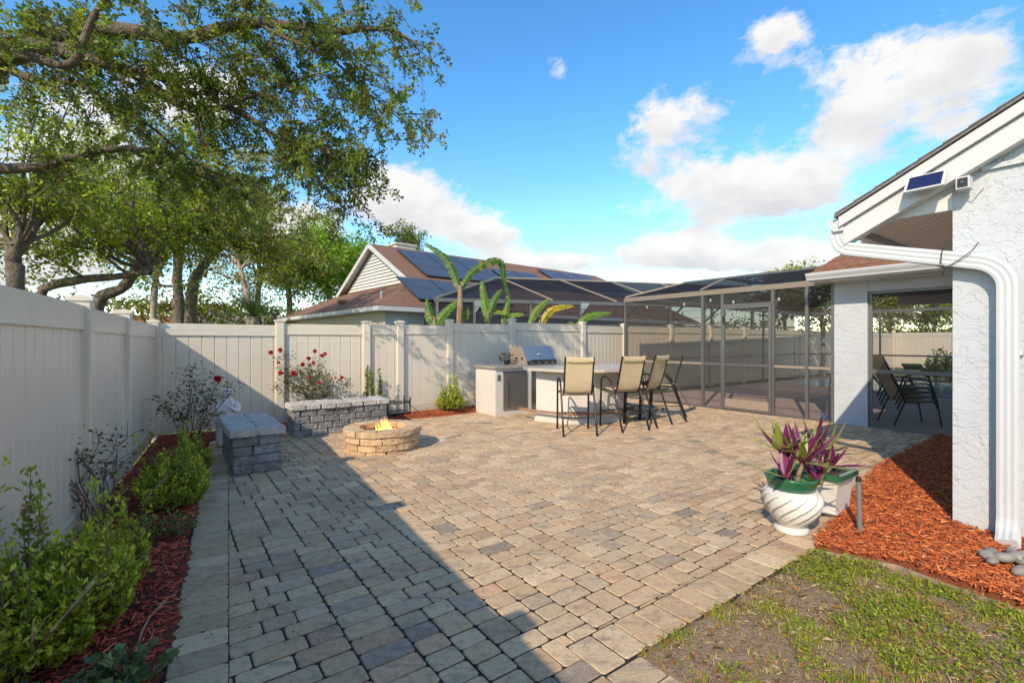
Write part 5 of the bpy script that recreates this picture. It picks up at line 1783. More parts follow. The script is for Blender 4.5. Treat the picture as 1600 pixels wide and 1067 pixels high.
def frus(h0, z0, h1, z1):
    return MB().add(sq(h0, z0) + sq(h1, z1), [(0, 1, 5, 4), (1, 2, 6, 5), (2, 3, 7, 6), (3, 0, 4, 7), (3, 2, 1, 0), (4, 5, 6, 7)])
frus(.138, .0, .165, .30).build('box', 'urn_white', t)
frus(.150, .012, .158, .03).build('base_band', 'urn_white', t)
rm_ = MB()
for i in range(4):
    a, b = sq(.178, .322)[i], sq(.178, .322)[(i + 1) % 4]
    rm_.bar(a, b, .036, .042)
rm_.build('rim', 'glaze_green', t)
MB().add(sq(.165, .322), [(0, 1, 2, 3)]).build('potting_soil', 'potting_soil', t)
rosettes(t, qc, [(-.06, .0, .32, .18, 13, .29), (.05, .04, .32, .13, 12, .32), (.02, -.08, .32, .06, 10, .26)], 9)
sk = G(1344, 836)
t = thing('path_stake', 'dark grey plastic stake standing in the mulch beside the planters', 'stake', tuple(sk))
MB().tube([sk - UP * .05, sk + Vector((-.012, 0, .40))], .016, 10).build('tube', 'plastic_grey', t)
MB().tube([sk + Vector((-.012, 0, .39)), sk + Vector((-.013, 0, .425))], [.019, .015], 10).build('cap', 'rubber', t)

# ---------------------------------------------------------------- shrubs
def shrub(label, c, rx, ry, h, n_stem, n_leaf, L, pal, seed, group=None, cat='shrub', wdt=.42, gloss='leaf_gloss', z0=.06, spikes=0, name='shrub', upright=.6):
    """sprigs radiating from the base, each carrying whorls of leaves to its tip"""
    r = np.random.default_rng(seed)
    c = Vector(c)
    t = thing(name, label, cat, (c.x, c.y, 0), group)
    st = MB()
    pos, dirs, col, ln = [], [], [], []
    per = max(6, n_leaf // n_stem)
    for k in range(n_stem):
        az = r.uniform(0, 6.28)
        rad = math.sqrt(r.uniform(0.02, 1))
        topz = z0 + h * (1 - .55 * rad * rad) * r.uniform(.55, 1.05)
        if k < spikes: topz = z0 + h * r.uniform(1.15, 1.5)
        ox, oy = NL * math.cos(az), DL * math.sin(az)
        tip = Vector((c.x, c.y, topz)) + ox * (rx * rad) + oy * (ry * rad)
        root = Vector((c.x, c.y, z0)) + (ox * rx + oy * ry) * .3
        mid = root.lerp(tip, .5) + (ox * rx + oy * ry) * .14 - UP * (h * .05)
        st.tube([root, mid, tip], [.0042, .003, .0014], 5, cap=False)
        br = r.uniform(.72, 1.25)
        base = np.array(pal[r.integers(0, len(pal))])
        for j in range(per * 2 if k < spikes else per):
            u = r.uniform(.28, 1.0) ** .8
            p = (root.lerp(mid, u * 2) if u < .5 else mid.lerp(tip, u * 2 - 1))
            a = r.uniform(0, 6.28)
            ax = (tip - mid).normalized()
            d = Vector((math.cos(a), math.sin(a), r.uniform(-.1, .5))) + ax * upright * (1.0 if u < .93 else 2.2)
            pos.append((p.x + r.normal(0, .012), p.y + r.normal(0, .012), p.z + r.normal(0, .010)))
            dirs.append(tuple(d))
            ln.append(L * r.uniform(.6, 1.2))
            tipc = 1.0 + .55 * max(0, u - .8) / .2
            cc = base * br * r.uniform(.75, 1.25) * tipc
            col.append(cc)
    st.build('stem', 'twig', t)
    ln = np.array(ln)
    link('leaves', leaves_mesh('leaves', pos, dirs, ln, ln * wdt, col, fold=.22, seed=seed, droop=.08), gloss, t)
    return t
GR = [(0.281, 0.345, 0.033), (0.215, 0.281, 0.030), (0.367, 0.398, 0.042), (0.160, 0.218, 0.024), (0.313, 0.345, 0.045)]
shrub('dense yellow green shrub filling the bottom left corner of the bed', (-2.03, 2.20, 0), .22, .44, .46, 300, 13500, .037, GR, 101, 'leafy shrubs in the left bed', spikes=6)
shrub('tall sprigged green shrub against the left fence near the camera', (-2.02, 1.86, 0), .16, .34, .56, 120, 4800, .038, GR, 102, 'leafy shrubs in the left bed', spikes=4)
shrub('small loose green shrub just behind the corner shrub', (-2.15, 2.62, 0), .13, .18, .40, 60, 2000, .034, GR, 103, 'leafy shrubs in the left bed', spikes=2)
shrub('rounded green shrub halfway along the left bed', (-2.80, 3.92, 0), .25, .40, .46, 230, 9500, .033, GR, 104, 'leafy shrubs in the left bed', spikes=5)
shrub('small green shrub between the rounded shrub and the first bench', (-3.22, 4.78, 0), .18, .28, .40, 80, 2600, .033, GR, 105, 'leafy shrubs in the left bed', spikes=4)
shrub('bushy green shrub in front of the fence left of the kitchen', (-1.19, 9.12, 0), .28, .24, .52, 110, 4200, .045, GR, 106, 'leafy shrubs by the back fence', spikes=4)
shrub('upright narrow green shrub behind the end of the long bench', (-2.42, 8.3, 0), .26, .20, .60, 30, 1200, .055, [(.12, .17, .03), (.10, .15, .03)], 107, 'leafy shrubs by the back fence', spikes=6, upright=1.3)
shrub('low bluish trailing weed at the foot of the corner shrub', (-1.62, 1.78, 0), .30, .14, .14, 40, 420, .045, [(.09, .15, .075), (.12, .19, .09)], 108, wdt=.8, gloss='leaf', z0=.05, name='weed', cat='weed')
shrub('low weed clump under the twiggy bush by the left fence', (-2.45, 3.28, 0), .24, .18, .16, 30, 420, .035, [(.09, .14, .06), (.12, .17, .05)], 109, wdt=.6, gloss='leaf', z0=.06, name='weed', cat='weed')
# red ixora buds on the tall sprigs
t = thing('ixora_bloom', 'dull red flower cluster on a tall sprig by the left fence', 'flower', (-2.33, 2.12, .8))
pb_, db_, cb_ = [], [], []
for k in range(70):
    d = Vector((random.gauss(0, 1), random.gauss(0, 1), random.gauss(.3, 1))).normalized()
    q = P(43, 790, 2.22) if k % 2 else P(41, 801, 2.22)
    pb_.append(tuple(q + d * U(0, .012)))
    db_.append(tuple(d))
    cb_.append(np.array((.36, .075, .035)) * U(.5, 1.2))
link('petals', leaves_mesh('petals', pb_, db_, .022, .008, cb_, seed=9), 'petal', t)

def rose(label, base, canes, leaf_n, blooms, seed, pal, leafL=.035):
    r = random.Random(seed)
    rr = np.random.default_rng(seed)
    base = Vector(base)
    t = thing('rose_bush', label, 'rose bush', tuple(base), 'rose bushes')
    st = MB()
    pts = []
    for tip in canes:
        tip = Vector(tip)
        root = base + Vector((r.uniform(-.07, .07), r.uniform(-.05, .05), 0))
        pl = [root]
        for k in range(1, 6):
            u = k / 5
            p = root.lerp(tip, u) + Vector((r.uniform(-.04, .04), r.uniform(-.03, .03), .12 * math.sin(math.pi * u) * r.uniform(.2, 1))) * (1 if k < 5 else 0)
            pl.append(p)
        st.tube(pl, [.006, .005, .0042, .0035, .0028, .0018], 6)
        pts += [(pl[i].lerp(pl[i + 1], r.random()), (pl[i + 1] - pl[i]).normalized(), i) for i in range(2, 5) for _ in range(2)]
        for _ in range(3):
            q = pl[r.randint(2, 4)]
            e = q + Vector((r.uniform(-.18, .18), r.uniform(-.12, .12), r.uniform(.0, .2)))
            st.tube([q, q.lerp(e, .5) + Vector((0, 0, .02)), e], [.003, .0022, .0014], 5)
            pts += [(e, (e - q).normalized(), 4), (q.lerp(e, .6), (e - q).normalized(), 4)]
    st.build('cane', 'twig', t)
    pos, dirs, col = [], [], []
    for k in range(leaf_n):
        p, d, i = pts[rr.integers(0, len(pts))]
        a = rr.uniform(0, 6.28)
        pos.append((p.x + rr.normal(0, .045), p.y + rr.normal(0, .035), p.z + rr.normal(0, .04)))
        dirs.append((math.cos(a), math.sin(a), rr.uniform(-.5, .4)))
        col.append(np.array(pal[rr.integers(0, len(pal))]) * rr.uniform(.6, 1.35))
    link('leaves', leaves_mesh('leaves', pos, dirs, rr.uniform(.7, 1.2, leaf_n) * leafL, rr.uniform(.7, 1.1, leaf_n) * leafL * .6, col, seed=seed), 'leaf', t)
    for q, s in blooms:
        q = Vector(q)
        pp, pd, pc = [], [], []
        for k in range(34):
            d = Vector((r.gauss(0, 1), r.gauss(0, 1), r.gauss(.35, .8))).normalized()
            pp.append(tuple(q + d * .004))
            pd.append(tuple(d))
            pc.append(np.array((.56, .028, .055)) * r.uniform(.5, 1.35))
        link('bloom', leaves_mesh('bloom', pp, pd, s * 1.02, s * .98, pc, fold=.35, seed=seed), 'petal', t)
    return t
RG = [(.055, .085, .028), (.075, .11, .035), (.045, .07, .03), (.09, .10, .035)]
Zr = 6.0
rose('leggy rose bush with one red bloom behind the white statue', G(300, 690, .05), [P(245, 616, 5.8), P(268, 610, 6.0), P(290, 585, 6.1), P(306, 560, 6.2), P(322, 575, 6.1), P(345, 590, 6.1), P(368, 612, 5.9), P(335, 604, 6.0), P(280, 640, 5.8), P(352, 640, 6.0), P(256, 636, 5.7), P(318, 625, 6.0)],
     900, [(P(340, 592, 6.05), .048)], 31, RG, .042)
Zb = 7.35
rose('tall rose bush with many red blooms against the back fence', G(478, 648, .06), [P(427, 556, Zb), P(440, 549, Zb), P(433, 572, Zb), P(445, 588, Zb), P(492, 551, Zb), P(510, 556, Zb), P(484, 564, Zb), P(470, 572, Zb), P(460, 585, Zb), P(500, 600, Zb - .1), P(534, 592, Zb), P(430, 604, Zb),
     P(545, 600, Zb), P(475, 590, Zb - .2), P(465, 600, Zb - .15), P(488, 585, Zb - .1), P(520, 585, Zb), P(530, 615, Zb)],
     2300, [(P(423, 551, Zb), .036), (P(438, 547, Zb), .036), (P(435, 567, Zb), .026), (P(439, 583, Zb), .042), (P(459, 584, Zb - .1), .044), (P(473, 569, Zb - .05), .032), (P(482, 560, Zb), .036), (P(490, 567, Zb), .028), (P(492, 549, Zb), .034),
      (P(503, 556, Zb), .034), (P(508, 553, Zb), .03), (P(484, 590, Zb - .1), .03), (P(498, 599, Zb - .1), .032), (P(534, 590, Zb), .026)], 33, [(.085, .12, .035), (.11, .14, .04), (.065, .09, .03), (.16, .15, .05)], .042)
Zt = 3.35
rose('bare twiggy bush with sparse leaves by the left fence', (-2.86, 3.30, .06), [P(62, 690, 3.1), P(75, 700, 3.2), P(100, 676, 3.3), P(118, 690, 3.3), P(150, 668, 3.5), P(170, 690, 3.5), P(200, 655, 3.7), P(180, 720, 3.5), P(72, 738, 3.1), P(85, 755, 3.1), P(130, 700, 3.3), P(160, 715, 3.4)],
     230, [], 37, [(.05, .075, .03), (.07, .09, .035)], .038)
# bare stems, garden pole, dead twigs on the mulch
t = thing('garden_stake', 'bright green garden stake standing by the back fence', 'stake', tuple(G(651, 636)))
MB().tube([G(651, 637), P(648.5, 574, G(651, 637).y)], .016, 8).build('shaft', 'pole_green', t)
MB().lathe([(.017, 0), (.017, .02), (.008, .03)], P(648.5, 574, G(651, 637).y), 8).build('cap', 'pole_green', t)
for k, (px, lab) in enumerate(((642, 'bare thin stem left of the green garden stake'), (661, 'bare thin stem right of the green garden stake'))):
    b_ = G(px, 637)
    t = thing('bare_plant', lab, 'plant', tuple(b_))
    m = MB()
    m.tube([b_, b_ + Vector((.01, 0, .28)), b_ + Vector((-.01, 0, .52))], [.006, .005, .002], 5)
    for j in range(7):
        q = b_ + UP * U(.2, .48)
        m.tube([q, q + Vector((U(-.07, .07), U(-.05, .05), U(.04, .10)))], [.003, .0015], 4)
    m.build('stem', 'twig', t)
def twig(label, pts, r0=.006):
    t = MB()
    t.tube(pts, [r0 * (1 - .7 * i / (len(pts) - 1)) for i in range(len(pts))], 6)
    a = pts[len(pts) // 2]
    b = pts[-1]
    d = (b - a)
    t.tube([a, a + d * .5 + Vector((.03, .02, .03)), a + d * .75 + Vector((.07, .05, .05))], [r0 * .5, r0 * .4, r0 * .15], 5)
    o = t.build('dead_twig', 'cane', None)
    tag(o, label, 'twig', 'dead twigs in the left bed')
twig('pale forked dead twig lying over the mulch edge near the camera', [G(208, 1030, .03), G(222, 985, .10), G(235, 962, .14), G(262, 932, .17)])
twig('thin dead twig lying across the border pavers', [G(288, 936, .01), G(305, 918, .012), G(322, 906, .012), G(336, 897, .012)], .004)
twig('long dry twig arching through the corner shrub', [G(40, 1035, .08), P(80, 985, 1.75), P(110, 950, 1.8), P(150, 900, 1.95)], .006)
twig('short dry twig standing in front of the corner shrub', [G(48, 1040, .05), P(50, 1000, 1.7), P(52, 965, 1.72)], .005)
twig('dry twig on the dark mulch beside the rounded shrub', [G(215, 815, .06), P(225, 785, 3.3), P(240, 765, 3.5), P(262, 740, 3.6)], .006)
# ---------------------------------------------------------------- trees
class Tree:
    def __init__(s, seed):
        s.r = random.Random(seed)
        s.rn = np.random.default_rng(seed)
        s.wood = MB()
        s.pos, s.dir, s.len, s.col = [], [], [], []
    def jit(s, a): return Vector((s.r.uniform(-a, a), s.r.uniform(-a, a), s.r.uniform(-a, a)))
    def limb(s, pts, r0, r1, n=8, sub=3, wob=.02):
        """smooth polyline through pts"""
        pts = [Vector(p) for p in pts]
        out = []
        for i in range(len(pts) - 1):
            p0, p1, p2, p3 = pts[max(i - 1, 0)], pts[i], pts[i + 1], pts[min(i + 2, len(pts) - 1)]
            for k in range(sub):
                t = k / sub
                q = .5 * ((2 * p1) + (p2 - p0) * t + (2 * p0 - 5 * p1 + 4 * p2 - p3) * t * t + (3 * p1 - p0 - 3 * p2 + p3) * t ** 3)
                out.append(q + s.jit(wob * (r0 + .02) * 3))
        out.append(pts[-1])
        m = len(out) - 1
        s.wood.tube(out, [(r0 + (r1 - r0) * (i / m) ** .8) * s.r.uniform(.88, 1.14) for i in range(len(out))], n, cap=False)
        return out
    def leafc(s, p, n, spread, L, pal, br, down=.1):
        rn = s.rn
        base = np.array(pal[rn.integers(0, len(pal))]) * br
        q = rn.normal(0, 1, (n, 3)) * np.array([spread, spread, spread * .75])
        s.pos.append(np.array(p)[None, :] + q)
        d = rn.normal(0, 1, (n, 3))
        d[:, 2] -= down
        s.dir.append(d)
        s.len.append(L * rn.uniform(.6, 1.25, n))
        s.col.append(base[None, :] * rn.uniform(.65, 1.35, (n, 1)))
    def sprig(s, a, d, L, pal, br, leaf, nodes=5, per=8, droop=.3, side=2, rr=.04):
        """a fine curved twig with tight leaf clusters at its nodes and on short side shoots"""
        d = d.normalized()
        q1 = a + d * (L * .5) - UP * (L * droop * .2)
        e = a + d * L - UP * (L * droop)
        s.wood.tube([a, q1, e], [.006, .004, .0016], 4, cap=False)
        spots = []
        for k in range(nodes):
            u = .2 + .8 * (k + s.r.random()) / nodes
            spots.append(a.lerp(q1, u * 2) if u < .5 else q1.lerp(e, u * 2 - 1))
        spots.append(e)
        for k in range(side):
            b = spots[s.r.randint(0, nodes - 1)]
            f = b + (s.jit(1).normalized() + d * .6 - UP * droop).normalized() * (L * s.r.uniform(.25, .5))
            s.wood.tube([b, f], [.0035, .0014], 3, cap=False)
            spots += [b.lerp(f, .6), f]
        for p in spots:
            n = max(3, int(per * s.r.uniform(.5, 1.4)))
            base = np.array(pal[s.rn.integers(0, len(pal))]) * br * s.r.uniform(.8, 1.2)
            dd = s.rn.normal(0, 1, (n, 3)) + np.array(d)[None, :] * .5
            dd = unit(dd)
            s.pos.append(np.array(p)[None, :] + dd * s.rn.uniform(.0, rr, (n, 1)))
            s.dir.append(dd)
            s.len.append(leaf * s.rn.uniform(.6, 1.25, n))
            s.col.append(base[None, :] * s.rn.uniform(.7, 1.3, (n, 1)))
    def foliate(s, line, start, nsub, slen, ntw, nleaf, L, pal, droop=.2, spread=.16, r0=.018, up=.3):
        m = len(line) - 1
        for k in range(nsub):
            i = s.r.uniform(start, 1) * m
            a = int(min(i, m - 1))
            p = line[a].lerp(line[a + 1], i - a)
            ax = (line[min(a + 1, m)] - line[max(a - 1, 0)]).normalized()
            d = (s.jit(1).normalized() + ax * .8 + Vector((0, 0, up))).normalized()
            ln = slen * s.r.uniform(.5, 1.2)
            q1 = p + d * ln * .5 + s.jit(.06 * ln)
            q2 = p + d * ln + Vector((0, 0, -droop * ln)) + s.jit(.1 * ln)
            s.wood.tube([p, q1, q2], [r0, r0 * .6, r0 * .25], 5, cap=False)
            br = s.r.uniform(.55, 1.35)
            for j in range(ntw):
                b = q1.lerp(q2, s.r.uniform(-.6, 1.0))
                e = b + (s.jit(1).normalized() + d * .5).normalized() * ln * s.r.uniform(.25, .55) + Vector((0, 0, -droop * ln * .4))
                s.wood.tube([b, e], [r0 * .3, r0 * .1], 4, cap=False)
                for f in (.45, .8, 1.05):
                    s.leafc(b.lerp(e, f), max(1, nleaf // 3), spread, L, pal, br * s.r.uniform(.8, 1.2))
    def build(s, name, label, base, bark='bark', leaf='leaf', group=None, cat='tree'):
        t = thing(name, label, cat, tuple(base), group)
        s.wood.build('trunk', bark, t, smooth=True)
        if s.pos:
            ln = np.concatenate(s.len)
            link('crown', leaves_mesh('crown', np.concatenate(s.pos), np.concatenate(s.dir), ln, ln * .5, np.concatenate(s.col), fold=.15, seed=3), leaf, t)
        return t
OAK = [(0.137, 0.213, 0.037), (0.111, 0.180, 0.032), (0.186, 0.264, 0.042), (0.248, 0.302, 0.047), (0.149, 0.187, 0.042), (0.174, 0.136, 0.053)]
LIT = [(0.273, 0.352, 0.032), (0.204, 0.280, 0.029), (0.368, 0.404, 0.040), (0.164, 0.222, 0.025)]
YEL = [(0.304, 0.316, 0.040), (0.240, 0.265, 0.040), (0.354, 0.316, 0.046), (0.177, 0.189, 0.040), (0.240, 0.189, 0.057)]
VIV = [(0.149, 0.286, 0.024), (0.189, 0.351, 0.030), (0.108, 0.221, 0.022), (0.243, 0.390, 0.036)]

# big oak over the left fence: the trunk stands out of frame, its limbs reach across the upper left
def big_oak():
    T = Tree(201)
    tb = Vector((-9.2, 4.2, -.05))
    T.limb([tb, tb + Vector((.1, .05, 1.4)), tb + Vector((.35, .1, 2.9)), tb + Vector((.8, .15, 3.9))], .36, .27, 12)
    hub = tb + Vector((.8, .15, 3.9))
    limbs = [
        ([hub, P(-60, 110, 5.9), P(0, 88, 6.0), P(90, 62, 6.1), P(170, 48, 6.2), P(290, 58, 6.3), P(400, 36, 6.4), P(520, 50, 6.5), P(600, 45, 6.6), P(655, 70, 6.6)], .21, .012),
        ([hub, P(-50, 105, 5.9), P(20, 84, 5.7), P(110, 100, 5.6), P(150, 20, 5.4), P(230, -60, 5.2), P(380, -90, 5.2)], .08, .02),
        ([hub, P(-40, 100, 5.8), P(0, 82, 5.8), P(70, 72, 5.9), P(130, 92, 6.0), P(200, 112, 6.2), P(270, 158, 6.4), P(310, 172, 6.5), P(370, 172, 6.6), P(430, 215, 6.7), P(480, 262, 6.8), P(540, 330, 6.9)], .13, .010),
        ([P(200, 112, 6.2), P(245, 118, 6.3), P(290, 160, 6.4), P(335, 172, 6.5), P(395, 150, 6.6), P(450, 128, 6.6), P(520, 110, 6.6)], .05, .010),
        ([hub, P(-30, 130, 6.5), P(0, 105, 6.6), P(60, 128, 6.7), P(125, 132, 6.8), P(170, 165, 6.9), P(230, 195, 7.1), P(300, 250, 7.3), P(380, 290, 7.5)], .085, .010),
        ([hub, P(-60, 255, 7.2), P(0, 264, 7.4), P(70, 258, 7.5), P(130, 242, 7.6), P(200, 232, 7.8), P(255, 242, 8.0), P(310, 270, 8.2), P(400, 286, 8.4)], .115, .012),
        ([P(200, 232, 7.8), P(235, 250, 7.9), P(270, 262, 8.0), P(340, 285, 8.1), P(420, 330, 8.2)], .05, .010),
        ([P(400, 36, 6.4), P(450, 62, 6.4), P(520, 95, 6.4), P(580, 150, 6.4), P(625, 180, 6.4)], .035, .006),
        ([P(430, 215, 6.7), P(480, 228, 6.7), P(530, 240, 6.7), P(580, 250, 6.7)], .03, .006),
    ]
    for i, (pl, r0, r1) in enumerate(limbs):
        ln = T.limb(pl, r0, r1, 10 if r0 > .1 else 7, 4)
        dens = (.26, .5) if i in (0, 1, 2, 4, 5) else (.1, .4)
        m = len(ln) - 1
        for k in range(32 if i in (0, 2) else 20):
            q = T.r.uniform(dens[0], 1) * m
            j = int(min(q, m - 1))
            p = ln[j].lerp(ln[j + 1], q - j)
            ax = (ln[min(j + 1, m)] - ln[max(j - 1, 0)]).normalized()
            d = (T.jit(1).normalized() + ax * .9 + UP * T.r.uniform(-.35, .3)).normalized()
            L = T.r.uniform(.35, 1.0)
            e = p + d * L * .6
            T.wood.tube([p, p.lerp(e, .5) + T.jit(.03), e], [.011, .008, .005], 5, cap=False)
            br = T.r.uniform(.6, 1.4)
            for _ in range(4):
                T.sprig(p.lerp(e, T.r.uniform(.3, 1)), d + T.jit(.9), T.r.uniform(.25, .5), OAK, br, .058, 4, 8, .35, 2, .035)
    # extra sprays along the outer ends, hanging twigs
    for (px, py, Z, n) in ((600, 60, 6.5, 12), (640, 110, 6.5, 9), (560, 130, 6.4, 13), (600, 170, 6.4, 8), (520, 200, 6.6, 12), (470, 150, 6.5, 13), (420, 90, 6.4, 16), (500, 270, 6.8, 13), (540, 230, 6.7, 9), (550, 310, 6.9, 8), (520, 340, 6.9, 6),
                           (350, 120, 6.4, 16), (300, 60, 6.3, 16), (230, 80, 6.2, 16), (250, 150, 6.4, 15), (200, 200, 6.9, 14), (330, 200, 6.7, 15), (150, 90, 6.0, 10), (400, 240, 7, 13), (280, 20, 6.3, 16), (450, 20, 6.3, 14), (540, 10, 6.3, 12), (620, 10, 6.4, 9), (360, 10, 6.2, 16), (180, 10, 6.1, 12), (60, 20, 6, 10),
                           (440, 180, 6.6, 10), (60, 150, 6.6, 8), (120, 180, 6.8, 10), (380, 60, 6.3, 10), (640, 40, 6.5, 8), (665, 15, 6.5, 5), (610, 130, 6.5, 8), (625, 150, 6.45, 5), (575, 205, 6.6, 4), (480, 320, 7, 8), (440, 290, 7, 8)):
        c = P(px - (50 if px > 470 else 0), py, Z)
        for k in range(int(n * .40)):
            a = c + Vector((T.r.gauss(0, .30), T.r.gauss(0, .4), T.r.gauss(0, .26)))
            d = Vector((T.r.uniform(.2, 1), T.r.uniform(-.4, .5), T.r.uniform(-.8, .15)))
            T.sprig(a, d, T.r.uniform(.3, .6), OAK, T.r.uniform(.6, 1.4), .058, 5, 8, .3, 3, .035)
    # the rest of the crown, to the left and above the frame, whose shade dapples the back fence
    for k in range(8):
        d = Vector((T.r.uniform(-2.4, .8), T.r.uniform(-2.2, 2.6), T.r.uniform(1.2, 3.0)))
        ln = T.limb([hub, hub + d * .5 + T.jit(.3), hub + d], .07, .015, 6)
        T.foliate(ln, .3, 8, .9, 5, 18, .065, OAK, droop=.25, spread=.17, r0=.014)
    return T.build('oak_tree', 'large spreading oak whose leafy limbs overhang the left fence from the left', tb, leaf='leaf')
big_oak()

def crown_tree(seed, name, label, base, trunk, r0, centre, rad, n_limb, nsub, ntw, nleaf, L, pal, bark='bark', group=None, spread=.22, slen=1.0, fork=None, droop=.15):
    """trunk: list of points; limbs reach into an ellipsoid crown"""
    T = Tree(seed)
    ln = T.limb(trunk, r0, r0 * .55, 10, 3)
    top = Vector(trunk[-1])
    c = Vector(centre)
    for k in range(n_limb):
        u = Vector((T.r.gauss(0, 1), T.r.gauss(0, 1), T.r.gauss(.1, .9))).normalized() * (T.r.uniform(.35, 1) ** .5)
        tgt = c + Vector((u.x * rad[0], u.y * rad[1], u.z * rad[2]))
        st = top if T.r.random() < .65 else ln[int(len(ln) * T.r.uniform(.6, .95))]
        mid = st.lerp(tgt, .5) + T.jit(.12 * rad[0]) + Vector((0, 0, .1 * rad[2]))
        l2 = T.limb([st, st.lerp(mid, .5) + T.jit(.06 * rad[0]), mid, tgt], r0 * T.r.uniform(.28, .5), .015, 6, 3)
        T.foliate(l2, .3, nsub, slen, ntw + 1, int(nleaf * 1.0), L * 1.15, pal, droop=droop, spread=spread * .55, r0=.014)
    return T.build(name, label, base, bark=bark, group=group)
GT = 'trees beyond the left fence'
b = P(22, 452, 9.5); b.z = 0
crown_tree(301, 'shade_tree', 'forked tree with thick trunk rising at the left edge above the fence', b, [b, P(24, 440, 9.5), P(20, 408, 9.5), P(27, 385, 9.5)], .17, P(60, 300, 10.0), (2.6, 2.2, 1.7), 15, 8, 5, 14, .085, LIT, group=GT, spread=.17, slen=.9)
b = P(105, 500, 12); b.z = 0
crown_tree(302, 'shade_tree', 'low tree with long leaning limbs crossing above the first fence post', b, [b, P(60, 470, 12), P(110, 440, 12), P(180, 432, 12), P(235, 425, 12.2)], .14, P(160, 340, 12.5), (3.4, 2.6, 1.9), 15, 8, 5, 14, .10, LIT, group=GT, spread=.2, slen=1.1)
b = P(150, 500, 13.5); b.z = 0
crown_tree(303, 'shade_tree', 'tree with thick diagonal trunk rising to the right behind the second fence post', b, [b, P(150, 478, 13.5), P(188, 452, 13.5), P(215, 420, 13.5), P(240, 370, 13.6)], .19, P(250, 310, 14), (3.4, 2.6, 2.3), 15, 8, 5, 14, .11, LIT, group=GT, spread=.22, slen=1.2)
b = P(279, 500, 17); b.z = 0
crown_tree(304, 'shade_tree', 'tall tree with straight brown trunk above the fence corner', b, [b, P(279, 480, 17), P(277, 420, 17), P(284, 370, 17), P(300, 340, 17)], .21, P(300, 310, 17.5), (3.6, 3, 3.0), 15, 7, 5, 14, .125, YEL, group=GT, spread=.26, slen=1.3)
b = P(296, 500, 16); b.z = 0
crown_tree(305, 'shade_tree', 'dark trunked tree leaning right beside the straight trunk', b, [b, P(298, 475, 16), P(308, 430, 16), P(330, 400, 16), P(355, 378, 16)], .2, P(385, 345, 17), (3.2, 3, 2.4), 14, 7, 5, 13, .12, YEL, group=GT, spread=.25, slen=1.3)
b = P(238, 500, 19); b.z = 0
crown_tree(306, 'shade_tree', 'slim multi stemmed tree between the fence posts and the straight trunk', b, [b, P(240, 480, 19), P(243, 440, 19), P(250, 405, 19)], .15, P(215, 370, 19.5), (4.2, 3, 3.2), 12, 7, 5, 12, .14, YEL, bark='bark_pale', group=GT, spread=.3, slen=1.4)
b = P(388, 500, 26); b.z = 0
crown_tree(307, 'pale_tree', 'pale forked trunk tree behind the palm', b, [b, P(387, 470, 26), P(380, 440, 26), P(375, 415, 26)], .22, P(370, 395, 26.5), (2.6, 2.5, 2.6), 10, 6, 4, 10, .15, YEL, bark='bark_pale', group=GT, spread=.35, slen=1.5)
b = P(404, 500, 28); b.z = 0
crown_tree(308, 'shade_tree', 'slender tree right of the pale forked trunk', b, [b, P(403, 470, 28), P(406, 430, 28), P(402, 400, 28)], .2, P(418, 400, 28.5), (2.6, 2.5, 3.0), 11, 6, 5, 12, .16, LIT, group=GT, spread=.35, slen=1.5)
b = P(520, 500, 38); b.z = 0
crown_tree(309, 'bright_tree', "vivid green broad tree rising behind the neighbour's gable", b, [b, P(518, 480, 38), P(512, 455, 38), P(515, 430, 38)], .35, P(515, 405, 38), (4.6, 4, 3.0), 34, 9, 5, 15, .22, VIV, group=GT, spread=.5, slen=2.0)
b = P(455, 500, 33); b.z = 0
crown_tree(310, 'yellowing_tree', 'tree with yellowing leaves left of the vivid green tree', b, [b, P(452, 470, 33), P(450, 440, 33)], .25, P(455, 415, 33), (1.8, 1.8, 2.0), 12, 6, 5, 12, .19, [(.20, .20, .03), (.10, .15, .025), (.26, .22, .03)], group=GT, spread=.45, slen=1.7)
b = P(634, 480, 48); b.z = 0
crown_tree(311, 'far_tree', "small tree top showing behind the neighbour's chimney", b, [b, b + Vector((0, 0, 5)), P(634, 395, 48)], .25, P(634, 378, 48), (1.8, 1.8, 1.6), 12, 6, 5, 12, .24, OAK, group=GT, spread=.4, slen=1.4)
# undergrowth and hedges far behind the fence that read as one mass
def hedge(name, label, p0, p1, h, depth, n, L, pal, seed, z0=0.0):
    r = np.random.default_rng(seed)
    p0, p1 = np.array(p0), np.array(p1)
    k = r.uniform(0, 1, n)
    base = p0[None, :] + (p1 - p0)[None, :] * k[:, None]
    hh = h * (.65 + .35 * np.sin(k * 23 + seed) * np.sin(k * 9.1 + 1)) 
    z = z0 + hh * r.uniform(0, 1, n) ** .8
    pos = np.stack([base[:, 0] + r.normal(0, depth, n), base[:, 1] + r.normal(0, depth, n), z], axis=1)
    pos += .18 * np.sin(pos * 5 + seed)
    clump = .75 + .45 * np.sin(pos[:, 0] * 2.1 + seed) * np.sin(pos[:, 2] * 2.7)
    col = np.array(pal)[r.integers(0, len(pal), n)] * r.uniform(.6, 1.3, (n, 1)) * clump[:, None]
    o = link(name, leaves_mesh(name, pos, r.normal(0, 1, (n, 3)), L * r.uniform(.6, 1.3, n), L * .5, col, seed=seed), 'leaf', kind='stuff')
    return tag(o, label)
hedge('undergrowth', 'low tangled undergrowth beyond the left fence', (-26, 20), (-13, 31), 4.8, 1.6, 30000, .23, LIT + YEL + [(.22, .15, .12), (.20, .15, .09)], 401)
hedge('undergrowth', 'far green bushes behind the palm and pale trunk', (-30, 44), (-10, 50), 5.0, 1.2, 12000, .32, LIT, 402)
